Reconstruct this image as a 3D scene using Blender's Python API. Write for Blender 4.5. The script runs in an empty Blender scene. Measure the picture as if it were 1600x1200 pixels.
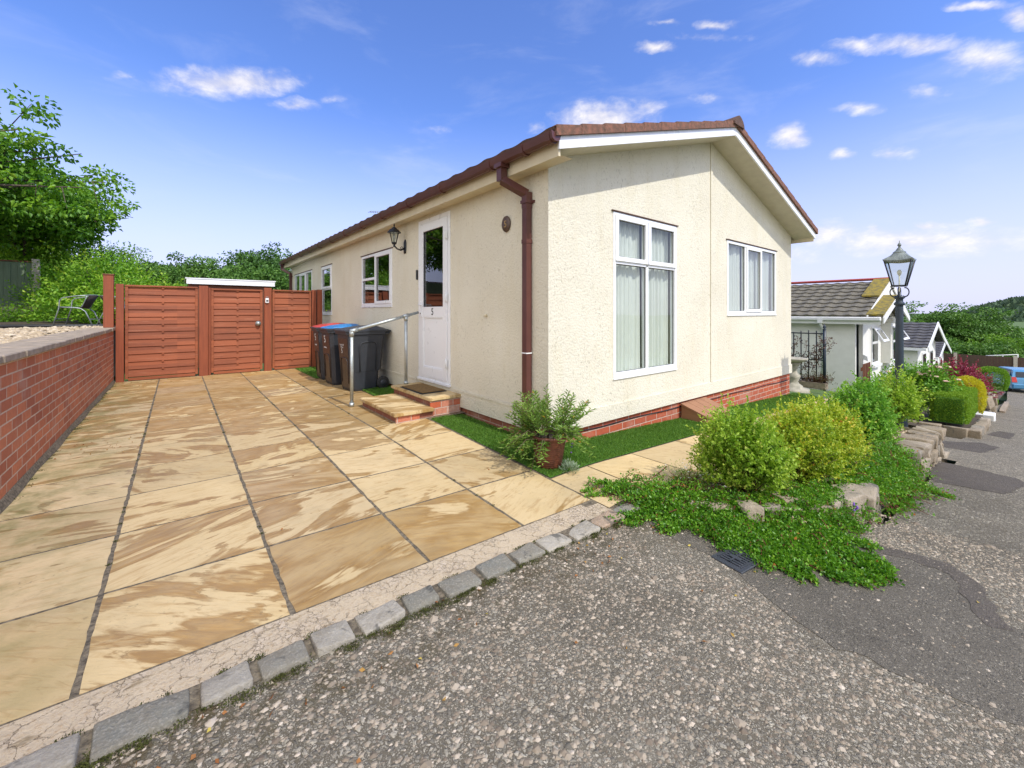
import bpy, math, random
import numpy as np
from mathutils import Vector, Matrix
R = math.radians
SC = bpy.context.scene
COL = SC.collection
random.seed(7)
rng = np.random.default_rng(11)

# ------------------------------------------------------------------ camera, light, exposure
EYE = 1.2
cd = bpy.data.cameras.new('camera'); cam = bpy.data.objects.new('camera', cd); COL.objects.link(cam)
cam.location = (0, 0, EYE); cam.rotation_euler = (R(90), 0, -R(38.95))
cd.sensor_width = 36; cd.lens = 36 * 647 / 1600; cd.shift_y = -112.5 / 1600
cd.clip_start = .05; cd.clip_end = 5000
SC.camera = cam
SUN_EL, SUN_AZ = 50.5, 176.0          # azimuth clockwise from +Y
sd = Vector((math.sin(R(SUN_AZ)) * math.cos(R(SUN_EL)), math.cos(R(SUN_AZ)) * math.cos(R(SUN_EL)), math.sin(R(SUN_EL))))
sl = bpy.data.lights.new('sun', 'SUN'); so = bpy.data.objects.new('sun', sl); COL.objects.link(so)
sl.energy = 3.0; sl.angle = R(.6); sl.color = (1, .955, .87)
so.rotation_euler = (-sd).to_track_quat('-Z', 'Y').to_euler()
SC.view_settings.view_transform = 'Standard'; SC.view_settings.look = 'None'
SC.view_settings.exposure = 0.30; SC.view_settings.gamma = 1
SC.cycles.use_adaptive_sampling = True
SC.cycles.max_bounces = 8; SC.cycles.transparent_max_bounces = 24

CLOUDS = [(0.083, 0.429, 0.132, 0.023, 1), (0.198, 0.418, 0.05, 0.011, 0.7), (-0.076, 0.394, 0.025, 0.006, 0.45), (0.271, 0.443, 0.033, 0.007, 0.4), (0.893, 0.429, 0.122, 0.031, 1), (0.994, 0.437, 0.041, 0.018, 0.6), (0.742, 0.417, 0.031, 0.013, 0.5), (1.008, 0.543, 0.054, 0.01, 0.8), (1.139, 0.557, 0.048, 0.008, 0.7), (1.035, 0.578, 0.04, 0.006, 0.6), (1.127, 0.539, 0.084, 0.008, 0.5), (1.452, 0.433, 0.074, 0.015, 0.8), (1.308, 0.456, 0.049, 0.014, 0.6), (1.375, 0.455, 0.052, 0.011, 0.7), (1.525, 0.383, 0.057, 0.024, 0.75), (1.564, 0.421, 0.027, 0.013, 1), (1.525, 0.457, 0.039, 0.008, 0.9), (1.274, 0.339, 0.043, 0.02, 1), (1.357, 0.292, 0.018, 0.01, 0.8), (1.432, 0.276, 0.032, 0.011, 0.6), (1.46, 0.36, 0.034, 0.009, 0.5), (1.375, 0.358, 0.044, 0.009, 0.6), (1.328, 0.15, 0.056, 0.022, 0.8), (1.398, 0.15, 0.016, 0.009, 0.7), (1.464, 0.147, 0.03, 0.009, 0.8), (1.519, 0.143, 0.02, 0.008, 0.8), (1.444, 0.125, 0.16, 0.026, 0.75), (1.25, 0.118, 0.09, 0.016, 0.6), (1.114, 0.436, 0.037, 0.007, 0.5), (0.496, 0.412, 0.045, 0.008, 0.35)]

def comb(t, a, b, c=0):
    n = t.node('ShaderNodeCombineXYZ'); t.put(n.inputs[0], a); t.put(n.inputs[1], b); t.put(n.inputs[2], c); return n.outputs[0]
class NT:
    """tiny wrapper for building node trees"""
    def __init__(s, tree): s.t = tree; s.n = tree.nodes; s.l = tree.links
    def node(s, typ, **kw):
        n = s.n.new(typ)
        for k, v in kw.items():
            if k.startswith('i_'):
                key = k[2:]
                key = int(key) if key.isdigit() else key.replace('_', ' ')
                s.put(n.inputs[key], v)
            else: setattr(n, k, v)
        return n
    def put(s, inp, v):
        if hasattr(v, 'is_output'): s.l.new(v, inp)
        elif isinstance(v, (tuple, list)) and inp.type == 'RGBA' and len(v) == 3: inp.default_value = (*v, 1)
        else: inp.default_value = v
    def math(s, op, a, b=None, c=None, clamp=False):
        n = s.node('ShaderNodeMath', operation=op, use_clamp=clamp); s.put(n.inputs[0], a)
        if b is not None: s.put(n.inputs[1], b)
        if c is not None: s.put(n.inputs[2], c)
        return n.outputs[0]
    def vmath(s, op, a, b=None):
        n = s.node('ShaderNodeVectorMath', operation=op); s.put(n.inputs[0], a)
        if b is not None: s.put(n.inputs[1], b)
        return n.outputs['Value'] if op in ('LENGTH', 'DOT_PRODUCT', 'DISTANCE') else n.outputs[0]
    def mix(s, f, a, b, blend='MIX'):
        n = s.node('ShaderNodeMix', data_type='RGBA', blend_type=blend); s.put(n.inputs[0], f); s.put(n.inputs[6], a); s.put(n.inputs[7], b)
        return n.outputs[2]
    def rng(s, v, a, b, c=0, d=1, smooth=False):
        n = s.node('ShaderNodeMapRange', interpolation_type='SMOOTHSTEP' if smooth else 'LINEAR')
        for i, x in enumerate((v, a, b, c, d)): s.put(n.inputs[i], x)
        return n.outputs[0]
    def noise(s, vec, scale, detail=3, rough=.55, dist=0, out=0):
        n = s.node('ShaderNodeTexNoise'); 
        if vec is not None: s.put(n.inputs['Vector'], vec)
        n.inputs['Scale'].default_value = scale; n.inputs['Detail'].default_value = detail
        n.inputs['Roughness'].default_value = rough; n.inputs['Distortion'].default_value = dist
        return n.outputs[out]
    def vor(s, vec, scale, feature='F1', rand=1, out='Distance', dim='3D'):
        n = s.node('ShaderNodeTexVoronoi', feature=feature, voronoi_dimensions=dim)
        if vec is not None: s.put(n.inputs['Vector'], vec)
        n.inputs['Scale'].default_value = scale; n.inputs['Randomness'].default_value = rand
        return n.outputs[out]
    def ramp(s, f, stops, interp='LINEAR'):
        n = s.node('ShaderNodeValToRGB'); s.put(n.inputs[0], f); e = n.color_ramp.elements; n.color_ramp.interpolation = interp
        while len(e) < len(stops): e.new(.5)
        for k, (p, c) in enumerate(stops):
            e[k].position = p; e[k].color = (*c, 1) if len(c) == 3 else c
        return n.outputs[0]
    def bump(s, h, strength=.5, dist=.01, normal=None):
        n = s.node('ShaderNodeBump'); s.put(n.inputs['Height'], h); n.inputs['Strength'].default_value = strength; n.inputs['Distance'].default_value = dist
        if normal is not None: s.put(n.inputs['Normal'], normal)
        return n.outputs[0]

# sky
W = bpy.data.worlds.new('World'); SC.world = W; W.use_nodes = True
w = NT(W.node_tree); w.n.clear()
sky = w.node('ShaderNodeTexSky', sky_type='NISHITA'); sky.sun_disc = False
sky.sun_elevation = R(SUN_EL); sky.sun_rotation = R(SUN_AZ); sky.air_density = 1.0; sky.dust_density = 1.3; sky.ozone_density = 2.2; sky.altitude = 0
tc = w.node('ShaderNodeTexCoord').outputs['Generated']
sx = w.node('ShaderNodeSeparateXYZ'); w.put(sx.inputs[0], tc)
az = w.math('ARCTAN2', sx.outputs[0], sx.outputs[1]); el = w.math('ARCSINE', sx.outputs[2])
cx = w.node('ShaderNodeCombineXYZ'); w.put(cx.inputs[0], az); w.put(cx.inputs[1], el)
st = w.vmath('MULTIPLY', cx.outputs[0], (1, 1.7, 0))
n1 = w.noise(st, 17, 7, .62, .2, 0); n2 = w.noise(st, 5, 4, .6, 0, 1)
wob = w.vmath('MULTIPLY', w.vmath('SUBTRACT', n2, (.5, .5, .5)), (.06, .022, 0))
wob2 = w.vmath('MULTIPLY', w.vmath('SUBTRACT', w.noise(st, 24, 4, .6, 0, 1), (.5, .5, .5)), (.03, .016, 0))
pv = w.vmath('ADD', w.vmath('ADD', cx.outputs[0], wob), wob2)
acc = None
for a, e, ww, hh, k in CLOUDS:
    tl_ = -math.sin(e) * math.cos(e) * math.tan(a - .68)          # flat bases: each bank follows a level line of the sky
    dp_ = w.vmath('SUBTRACT', pv, (a, e, 0))
    v = w.vmath('LENGTH', comb(w, w.vmath('DOT_PRODUCT', dp_, (1 / ww / 1.22, 0, 0)), w.vmath('DOT_PRODUCT', dp_, (-tl_ / hh / 1.45, 1 / hh / 1.45, 0))))
    m = w.rng(v, 1.0, 0.0, 0, k)
    acc = m if acc is None else w.math('MAXIMUM', acc, m)
dens = w.rng(w.math('ADD', acc, w.math('MULTIPLY', w.math('SUBTRACT', n1, .5), 1.15)), .04, .95, 0, 1, True)
dens = w.math('MULTIPLY', dens, w.rng(acc, 0, .12))
wisp = w.rng(w.noise(w.vmath('MULTIPLY', cx.outputs[0], (1, 3.2, 0)), 3.1, 6, .6, .5), .5, .78, 0, .2, True)
wisp = w.math('MULTIPLY', wisp, w.rng(el, .02, .1))
skc = w.mix(1, sky.outputs[0], (.82, 1.01, 1.55), 'MULTIPLY')
low = w.rng(el, 0, .46, 1, 0, True)
skc = w.mix(w.math('MULTIPLY', low, .85), skc, (4.9, 4.95, 6.9))
# bright broken cloud added behind the camera, out of view, as neutral fill light
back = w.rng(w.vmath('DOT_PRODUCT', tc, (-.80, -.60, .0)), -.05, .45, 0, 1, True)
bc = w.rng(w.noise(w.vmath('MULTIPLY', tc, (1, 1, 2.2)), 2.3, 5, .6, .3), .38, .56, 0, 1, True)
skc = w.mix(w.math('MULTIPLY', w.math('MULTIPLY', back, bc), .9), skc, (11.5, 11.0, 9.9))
skc = w.mix(wisp, skc, (5.2, 5.4, 6.4))
cshade = w.mix(w.rng(n1, .4, .7), (4.9, 4.75, 5.1), (7.6, 7.1, 6.4))
skc = w.mix(w.math('MULTIPLY', dens, .80), skc, cshade)
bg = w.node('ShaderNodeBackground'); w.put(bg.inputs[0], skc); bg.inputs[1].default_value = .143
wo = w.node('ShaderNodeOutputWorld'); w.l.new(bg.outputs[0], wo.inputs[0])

# ------------------------------------------------------------------ materials
MATS = {}
def newmat(name):
    m = bpy.data.materials.new(name); m.use_nodes = True; t = NT(m.node_tree); t.n.clear()
    o = t.node('ShaderNodeOutputMaterial'); b = t.node('ShaderNodeBsdfPrincipled'); t.l.new(b.outputs[0], o.inputs[0])
    MATS[name] = m
    return m, t, b, o
def simple(name, c, rough=.6, c2=None, ns=8, bump=0, bs=60, metal=0, spec=.5, detail=4, bd=.01):
    m, t, b, o = newmat(name)
    tc = t.node('ShaderNodeTexCoord').outputs['Object']
    if c2 is None: c2 = tuple(x * .82 for x in c)
    t.put(b.inputs['Base Color'], t.mix(t.rng(t.noise(tc, ns, detail), .35, .65), c, c2))
    b.inputs['Metallic'].default_value = metal; b.inputs['Specular IOR Level'].default_value = spec
    t.put(b.inputs['Roughness'], t.rng(t.noise(tc, ns * 3, 3), .3, .7, rough * .85, min(1, rough * 1.15)))
    if bump: t.put(b.inputs['Normal'], t.bump(t.noise(tc, bs, 4), bump, bd))
    return m
def oc(t): return t.node('ShaderNodeTexCoord').outputs['Object']
def sep(t, v):
    n = t.node('ShaderNodeSeparateXYZ'); t.put(n.inputs[0], v); return n.outputs
def attr(t, name, out=2):
    n = t.node('ShaderNodeAttribute'); n.attribute_name = name; return n.outputs[out]

def render_mat():   # pebble-dash render on the park home
    m, t, b, o = newmat('roughcast_render'); c = oc(t)
    base = t.mix(t.rng(t.noise(c, 1.2, 4), .35, .7), (.72, .68, .555), (.665, .62, .495))
    st_ = t.vmath('MULTIPLY', c, (1, 1, .22))
    base = t.mix(t.rng(t.noise(st_, 4, 5, .65), .52, .8, 0, .5), base, (.62, .55, .37))
    d1 = t.vor(t.vmath('MULTIPLY', c, (1, 1, .7)), 62); d2 = t.vor(c, 120)
    spots = t.math('MULTIPLY', t.rng(t.noise(t.vmath('MULTIPLY', c, (1, 1, .5)), 58, 2, .55, .5), .60, .66), t.rng(t.noise(c, 2.5, 3), .36, .62, .10, .6))
    base = t.mix(spots, base, (.44, .40, .30))
    t.put(b.inputs['Base Color'], base); b.inputs['Roughness'].default_value = .9; b.inputs['Specular IOR Level'].default_value = .2
    h = t.math('SUBTRACT', t.math('ADD', t.math('MULTIPLY', t.math('SUBTRACT', 1, d1), .9), t.math('MULTIPLY', t.math('SUBTRACT', 1, d2), .3)), t.math('MULTIPLY', spots, .9))
    h = t.math('ADD', h, t.math('MULTIPLY', t.noise(st_, 26, 4, .6), .8))
    t.put(b.inputs['Normal'], t.bump(h, .6, .008))
render_mat()

def brick_mat(name, axis, c1, c2, mortar, bw=.225, rh=.075, ms=.010, off=0.0, zoff=0.0, flat=False):
    m, t, b, o = newmat(name); s_ = sep(t, oc(t))
    v = comb(t, t.math('ADD', s_[axis], off), t.math('ADD', s_[2], zoff))
    br = t.node('ShaderNodeTexBrick'); t.put(br.inputs['Vector'], v)
    br.inputs['Scale'].default_value = 1; br.inputs['Brick Width'].default_value = bw; br.inputs['Row Height'].default_value = rh
    br.inputs['Mortar Size'].default_value = ms / 2; br.inputs['Mortar Smooth'].default_value = .15; br.inputs['Bias'].default_value = -.1
    br.inputs['Color1'].default_value = (*c1, 1); br.inputs['Color2'].default_value = (*c2, 1); br.inputs['Mortar'].default_value = (*mortar, 1)
    c = oc(t)
    col = t.mix(t.rng(t.noise(c, 28, 5, .7), .35, .75, 0, .55), br.outputs[0], tuple(x * .55 for x in c1))
    col = t.mix(t.rng(t.noise(c, 2.4, 4, .6), .55, .8, 0, .45), col, (.55, .45, .36))
    t.put(b.inputs['Base Color'], col); b.inputs['Roughness'].default_value = .88
    h = t.math('SUBTRACT', t.math('MULTIPLY', t.noise(c, 90, 4), .25), br.outputs['Fac'])
    t.put(b.inputs['Normal'], t.bump(h, .8, .006))
brick_mat('wall_brick', 1, (.62, .20, .085), (.38, .105, .05), (.66, .50, .36), rh=.0755, zoff=.03, ms=.012)
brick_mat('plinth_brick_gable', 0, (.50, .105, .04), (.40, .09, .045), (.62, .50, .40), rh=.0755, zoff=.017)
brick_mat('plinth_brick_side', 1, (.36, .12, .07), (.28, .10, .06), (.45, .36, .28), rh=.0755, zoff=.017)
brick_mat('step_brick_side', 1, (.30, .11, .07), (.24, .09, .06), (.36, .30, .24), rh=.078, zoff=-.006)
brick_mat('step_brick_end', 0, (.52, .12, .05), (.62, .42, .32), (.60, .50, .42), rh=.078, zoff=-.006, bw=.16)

def slab_mat():
    m, t, b, o = newmat('riven_sandstone'); c = oc(t)
    rnd = attr(t, 'rnd'); amt = attr(t, 'amt')
    p = t.vmath('ADD', c, comb(t, t.math('MULTIPLY', rnd, 37.0), t.math('MULTIPLY', rnd, 91.0), t.math('MULTIPLY', rnd, 13)))
    # turn the grain a little from slab to slab
    rot = t.node('ShaderNodeVectorRotate', rotation_type='Z_AXIS'); t.put(rot.inputs['Vector'], p); t.put(rot.inputs['Angle'], t.math('MULTIPLY', t.math('SUBTRACT', t.math('FRACT', t.math('MULTIPLY', rnd, 7.3)), .35), 1.3))
    q = t.vmath('MULTIPLY', rot.outputs[0], (1.5, 3.3, 1))
    n = t.noise(q, .88, 3, .50, 2.2)
    fine = t.noise(t.vmath('MULTIPLY', rot.outputs[0], (2.2, 11, 1)), 3.2, 5, .65, .8)
    lo = t.rng(amt, 0, 1, .65, .31)
    band = t.rng(t.math('ADD', n, t.math('MULTIPLY', t.math('SUBTRACT', fine, .5), .22)), lo, t.math('ADD', lo, .09), 0, 1, True)
    inner = t.rng(n, t.math('ADD', lo, .0), t.math('ADD', lo, .26), 1.05, .38)
    thin = t.rng(t.math('ABSOLUTE', t.math('SUBTRACT', t.math('FRACT', t.math('MULTIPLY', n, 7)), .5)), 0.0, .06, 1, 0)
    thin = t.math('MULTIPLY', thin, t.rng(fine, .42, .6, 0, .5))
    cream = t.mix(t.rng(t.noise(p, 3.1, 4), .3, .7), (.60, .465, .25), (.52, .385, .18))
    cream = t.mix(t.math('FRACT', t.math('MULTIPLY', rnd, 5.1)), cream, (.565, .44, .25))
    brown = t.mix(t.rng(fine, .35, .65), (.34, .172, .020), (.19, .092, .014))
    brown = t.mix(t.rng(rnd, .90, .93), brown, (.24, .15, .075))
    col = t.mix(t.math('MULTIPLY', band, t.math('MULTIPLY', inner, .92)), cream, brown)
    col = t.mix(t.math('MULTIPLY', thin, .8), col, (.30, .18, .06))
    col = t.mix(t.rng(fine, .50, .68, 0, .5), col, (.37, .225, .08))
    col = t.mix(1, col, t.mix(t.math('FRACT', t.math('MULTIPLY', rnd, 23.7)), (.84, .82, .80), (1.08, 1.06, 1.02)), 'MULTIPLY')
    oe = t.rng(t.math('ABSOLUTE', t.math('SUBTRACT', t.math('ADD', n, t.math('MULTIPLY', t.math('SUBTRACT', fine, .5), .22)), t.math('ADD', lo, .035))), 0, .014, 1, 0)
    col = t.mix(t.math('MULTIPLY', oe, t.rng(t.noise(p, 4, 3), .42, .6, 0, .65)), col, (.16, .085, .025))
    grit = t.noise(c, 210, 3, .6)
    col = t.mix(t.rng(grit, .62, .75, 0, .30), col, (.26, .18, .09))
    col = t.mix(t.rng(t.noise(c, 1.6, 5, .7), .50, .72, 0, .45), col, (.30, .235, .13))
    px = sep(t, c); col = t.mix(t.math('MULTIPLY', t.rng(px[0], -.15, -.75, 0, .7), t.rng(t.noise(c, 5, 4, .7), .40, .62)), col, (.17, .165, .05))
    dk_ = t.math('MULTIPLY', t.rng(t.noise(c, 34, 4, .7), .60, .68), t.rng(t.noise(c, 3, 3), .45, .65)); col = t.mix(t.math('MULTIPLY', dk_, .5), col, (.16, .12, .06))
    t.put(b.inputs['Base Color'], col); t.put(b.inputs['Roughness'], t.rng(band, 0, 1, .75, .42)); b.inputs['Specular IOR Level'].default_value = .4
    step = t.rng(t.math('FRACT', t.math('MULTIPLY', n, 5)), 0, .14)
    h = t.math('ADD', t.math('MULTIPLY', fine, .6), t.math('ADD', t.math('MULTIPLY', t.noise(p, 9, 4), .5), t.math('MULTIPLY', step, .12)))
    h = t.math('ADD', h, t.math('MULTIPLY', grit, .10))
    t.put(b.inputs['Normal'], t.bump(h, .55, .007))
slab_mat()

def tarmac_mat(name, dark, stone, sc=75, thr=.42, bumpd=.006, mossy=True, contrast=1.0):
    m, t, b, o = newmat(name); c = oc(t)
    wv = t.vmath('MULTIPLY', t.vmath('SUBTRACT', t.noise(c, 55, 3, .6, 0, 1), (.5, .5, .5)), (.014, .014, 0))
    cw = t.vmath('ADD', c, wv)
    big = t.noise(c, .9, 5, .65); mid = t.noise(c, 5, 4, .6)
    def layer(scale, th, lo, hi):
        e = t.vor(cw, scale, 'DISTANCE_TO_EDGE', dim='2D'); rs = sep(t, t.vor(cw, scale, out='Color', dim='2D'))
        lim = t.rng(rs[0], 0, 1, lo, hi)
        mk = t.math('MULTIPLY', t.rng(e, lim, t.math('ADD', lim, .05)), t.math('GREATER_THAN', rs[1], t.math('ADD', th, t.math('MULTIPLY', t.math('SUBTRACT', mid, .5), .8))))
        return e, mk, rs
    e1, st_, rs = layer(sc, thr, .05, .30); e2, st2, r2 = layer(sc * 2.1, thr + .05, .06, .3); e3, st3, r3 = layer(sc * 4.2, thr + .1, .05, .3)
    k = lambda f: tuple(x * f for x in stone)
    cst = lambda r: t.ramp(r, [(0, k(.42)), (.3, k(.62)), (.6, k(.8)), (.85, k(1.0)), (1, k(1.35))])
    dk = t.mix(t.noise(c, 190, 3, .7), dark, tuple(x * 2.0 for x in dark))
    dk = t.mix(t.rng(big, .35, .7, 0, .5), dk, tuple(x * 1.6 for x in dark))
    col = t.mix(t.math('MULTIPLY', st3, .75 * contrast), dk, cst(r3[2]))
    col = t.mix(t.math('MULTIPLY', st2, .9 * contrast), col, cst(r2[2]))
    col = t.mix(t.math('MULTIPLY', st_, contrast), col, t.mix(t.rng(t.noise(c, 260, 2), .3, .7, 0, .3), cst(rs[2]), dark))
    col = t.mix(t.rng(t.noise(c, 2.1, 4, .7), .60, .74, 0, .30), col, k(.95))
    col = t.mix(t.rng(t.noise(c, 1.4, 5, .7), .52, .70, 0, .55), col, dark)
    if mossy:
        y = sep(t, c)
        nearedge = t.rng(y[1], 1.15, 1.58, 0, 1)
        mo = t.math('MULTIPLY', nearedge, t.rng(t.noise(c, 9, 5, .7), .42, .6))
        col = t.mix(t.math('MULTIPLY', mo, .85), col, t.mix(t.noise(c, 30, 2), (.10, .055, .02), (.045, .05, .012)))
    t.put(b.inputs['Base Color'], col); b.inputs['Roughness'].default_value = .88; b.inputs['Specular IOR Level'].default_value = .3
    h = t.math('ADD', t.math('MULTIPLY', st_, t.rng(e1, 0, .5, .6, 1.1)), t.math('ADD', t.math('MULTIPLY', st2, .45), t.math('ADD', t.math('MULTIPLY', st3, .2), t.math('MULTIPLY', t.noise(c, 240, 3), .25))))
    t.put(b.inputs['Normal'], t.bump(h, .9, bumpd))
tarmac_mat('road_tarmac', (.085, .072, .050), (.42, .375, .285), sc=52, thr=.30, bumpd=.010)
tarmac_mat('far_road_tarmac', (.11, .094, .068), (.45, .40, .30), sc=42, thr=.32, mossy=False, bumpd=.009)
tarmac_mat('patch_tarmac', (.078, .068, .051), (.27, .24, .185), sc=80, thr=.36, bumpd=.007, mossy=False)
tarmac_mat('dark_patch_tarmac', (.066, .056, .045), (.23, .195, .15), sc=90, thr=.45, bumpd=.006, mossy=False)

def crazed_mat():
    m, t, b, o = newmat('crazed_concrete'); c = oc(t)
    cw = t.vmath('ADD', c, t.vmath('MULTIPLY', t.noise(c, 14, 5, .7, 0, 1), (.09, .09, 0)))
    e = t.vor(cw, 13, 'DISTANCE_TO_EDGE', dim='2D'); e2 = t.vor(cw, 38, 'DISTANCE_TO_EDGE', dim='2D'); cc = sep(t, t.vor(cw, 38, out='Color', dim='2D'))
    g1 = t.noise(c, 5, 4, .6); g2 = t.noise(c, 11, 4, .7)
    ck = t.math('MAXIMUM', t.math('MULTIPLY', t.rng(e, .0, .022, 1, 0), t.rng(g2, .40, .56)), t.math('MULTIPLY', t.rng(e2, 0, .06, .9, 0), t.rng(g1, .50, .60)))
    col = t.mix(t.rng(g1, .35, .7), (.53, .43, .29), (.44, .355, .24))
    col = t.mix(t.math('MULTIPLY', t.rng(cc[0], 0, 1, 0, .5), t.rng(g1, .48, .6)), col, (.62, .52, .40))
    col = t.mix(t.rng(t.noise(c, 75, 5, .75), .50, .66, 0, .7), col, (.38, .26, .14))
    st = t.rng(t.noise(t.vmath('MULTIPLY', c, (1, 2.5, 1)), 7, 5, .75), .58, .68)
    col = t.mix(t.math('MULTIPLY', st, .7), col, (.20, .145, .07))
    col = t.mix(t.math('MULTIPLY', ck, .75), col, (.23, .155, .075))
    t.put(b.inputs['Base Color'], col); b.inputs['Roughness'].default_value = .9
    t.put(b.inputs['Normal'], t.bump(t.math('SUBTRACT', t.math('ADD', t.noise(c, 75, 5, .75), t.noise(c, 18, 4)), ck), .8, .008))
crazed_mat()

def stone_mat(name, stops, sc=1, spots=(.06, .06, .05), sp=.35):
    """stone with a colour of its own per block (attribute rnd)"""
    m, t, b, o = newmat(name); c = oc(t); rnd = attr(t, 'rnd')
    base = t.ramp(rnd, stops, 'CONSTANT')
    base = t.mix(t.rng(t.noise(c, 16 * sc, 6, .75), .35, .7, 0, .75), base, (.23, .195, .135))
    base = t.mix(t.rng(t.noise(c, 120 * sc, 3, .6), .5, .72, 0, .4), base, (.52, .48, .40))
    p = t.vmath('ADD', c, comb(t, t.math('MULTIPLY', rnd, 9), 0, 0))
    base = t.mix(t.rng(t.noise(p, 10 * sc, 3, .6, .4), .60, .66, 0, sp * 2), base, spots)
    t.put(b.inputs['Base Color'], base); b.inputs['Roughness'].default_value = .82
    t.put(b.inputs['Normal'], t.bump(t.math('ADD', t.noise(c, 60 * sc, 6, .75), t.noise(c, 14 * sc, 3)), .9, .012))
stone_mat('kerb_granite', [(0, (.21, .205, .165)), (.25, (.40, .365, .295)), (.45, (.25, .235, .185)), (.6, (.46, .42, .34)), (.8, (.46, .32, .21)), (.92, (.20, .20, .165))])
stone_mat('bed_stone', [(0, (.28, .215, .14)), (.3, (.22, .19, .145)), (.55, (.36, .295, .215)), (.8, (.21, .16, .10))], .7, (.08, .08, .07), .3)

def wood_mat(name, c1, c2, axis=2, rough=.7, gr=26):
    m, t, b, o = newmat(name); c = oc(t)
    mul = [gr, gr, gr]; mul[axis] = 1.6
    g_ = t.noise(t.vmath('MULTIPLY', c, tuple(mul)), 1, 5, .65, .6)
    col = t.mix(t.rng(g_, .3, .7), c1, c2)
    col = t.mix(t.rng(t.noise(c, 3.3, 4, .6), .5, .75, 0, .4), col, tuple(x * .6 for x in c1))
    if axis == 0:
        q_ = sep(t, c); wn = t.node('ShaderNodeTexWhiteNoise', noise_dimensions='2D'); t.put(wn.inputs[0], comb(t, t.math('FLOOR', t.math('MULTIPLY', q_[0], 1.1)), t.math('FLOOR', t.math('MULTIPLY', q_[2], 7.6))))
        col = t.mix(t.rng(wn.outputs[0], 0, 1, 0, .5), col, tuple(x * 1.55 for x in c1)); col = t.mix(t.rng(t.noise(t.vmath('MULTIPLY', c, (2, 60, 60)), 1, 4, .7), .58, .72, 0, .6), col, (.42, .20, .12))
    kn = t.vor(t.vmath('MULTIPLY', c, (3, 3, 7)), 1.2); col = t.mix(t.rng(kn, .05, .09, .6, 0), col, tuple(x * .4 for x in c1))
    t.put(b.inputs['Base Color'], col); b.inputs['Roughness'].default_value = rough
    t.put(b.inputs['Normal'], t.bump(g_, .35, .004))
wood_mat('red_stained_board', (.255, .070, .024), (.165, .041, .015), 0)
wood_mat('red_stained_post', (.285, .071, .025), (.19, .045, .017), 2)
wood_mat('brown_wood', (.19, .065, .03), (.13, .045, .02), 2)
wood_mat('green_board', (.17, .23, .14), (.12, .165, .10), 2)
wood_mat('dark_fence_board', (.10, .055, .035), (.07, .04, .028), 2)
wood_mat('composite_decking', (.33, .165, .085), (.27, .13, .065), 1)

simple('white_upvc', (.82, .83, .84), .3, (.80, .81, .82), 2)
simple('cream_board', (.68, .60, .42), .5, (.62, .54, .37), 5)
simple('brown_upvc', (.115, .042, .034), .35, (.09, .033, .028), 5)
simple('verge_tile', (.24, .105, .065), .85, (.12, .065, .04), 26, .5, 90)
simple('brown_roof_tile', (.13, .07, .05), .85, (.09, .05, .035), 20, .6, 90)
simple('soffit_render', (.62, .58, .45), .85, (.56, .52, .40), 8, .5, 80)
simple('mortar_joint', (.21, .17, .11), .95, (.075, .06, .04), 48, .8, 120)
simple('garden_earth', (.10, .072, .045), .95, (.06, .045, .03), 20, .9, 60, bd=.02)
simple('coping_stone', (.38, .30, .22), .9, (.24, .195, .14), 12, .6, 90)
simple('galvanised_steel', (.50, .54, .54), .42, (.42, .46, .46), 14, .1, 60, .75)
simple('black_iron', (.018, .022, .028), .45, (.012, .014, .018), 10)
simple('lamp_post_paint', (.018, .032, .05), .38, (.014, .024, .038), 10)
simple('weathered_cap', (.22, .25, .23), .5, (.13, .15, .14), 14)
simple('bin_plastic', (.035, .04, .05), .42, (.028, .032, .04), 8, .15, 240)
simple('bin_brown_plastic', (.05, .035, .03), .38, (.04, .028, .024), 8, .15, 240)
simple('red_plastic', (.55, .06, .04), .4)
simple('blue_plastic', (.03, .20, .50), .4)
simple('white_print', (.8, .8, .78), .6)
simple('black_print', (.02, .02, .02), .5)
simple('rubber', (.02, .02, .02), .75)
simple('mat_coir', (.23, .13, .035), .95, (.14, .085, .03), 40, .8, 160)
simple('plaque_slate', (.11, .065, .045), .4, (.07, .045, .03), 20)
simple('gold_paint', (.42, .27, .10), .5)
simple('pot_glaze', (.15, .045, .022), .45, (.09, .03, .018), 12)
simple('manhole_iron', (.05, .054, .062), .55, (.035, .04, .045), 30, .4, 200)
simple('grey_stone', (.46, .42, .33), .9, (.30, .28, .22), 10, .7, 50)
simple('neighbour_render', (.76, .75, .70), .85, (.70, .69, .64), 4, .3, 100)
simple('white_paint', (.80, .80, .79), .45, (.74, .74, .73), 4)
simple('ridge_red', (.40, .06, .045), .7)
simple('porch_soffit_grey', (.45, .42, .44), .9)  # purplish grey of the neighbouring porch soffit
simple('moss_yellow', (.30, .22, .02), .95, (.13, .11, .04), 9, .7, 60)
simple('bark', (.13, .10, .07), .95, (.07, .055, .04), 14, .9, 40, bd=.02)
simple('twig', (.12, .085, .045), .9)
simple('reddish_twig', (.18, .06, .03), .9)
simple('concrete_post', (.56, .50, .40), .9, (.46, .41, .33), 14, .5, 80)
simple('gravel_board', (.42, .38, .28), .9, (.30, .27, .20), 6, .5, 60)
simple('black_edging', (.02, .02, .022), .5)
simple('curtain_cloth', (.80, .81, .76), .9, (.74, .75, .70), 3)
simple('dark_interior', (.28, .26, .24), .9)
simple('wicker', (.085, .055, .04), .8, (.04, .03, .022), 80, .8, 200)
simple('chair_tube', (.34, .37, .36), .4, (.26, .29, .28), 12, 0, 60, .5)
simple('petal_white', (.8, .76, .66), .7); simple('petal_pink', (.75, .5, .42), .7); simple('petal_purple', (.18, .08, .40), .7)
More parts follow.
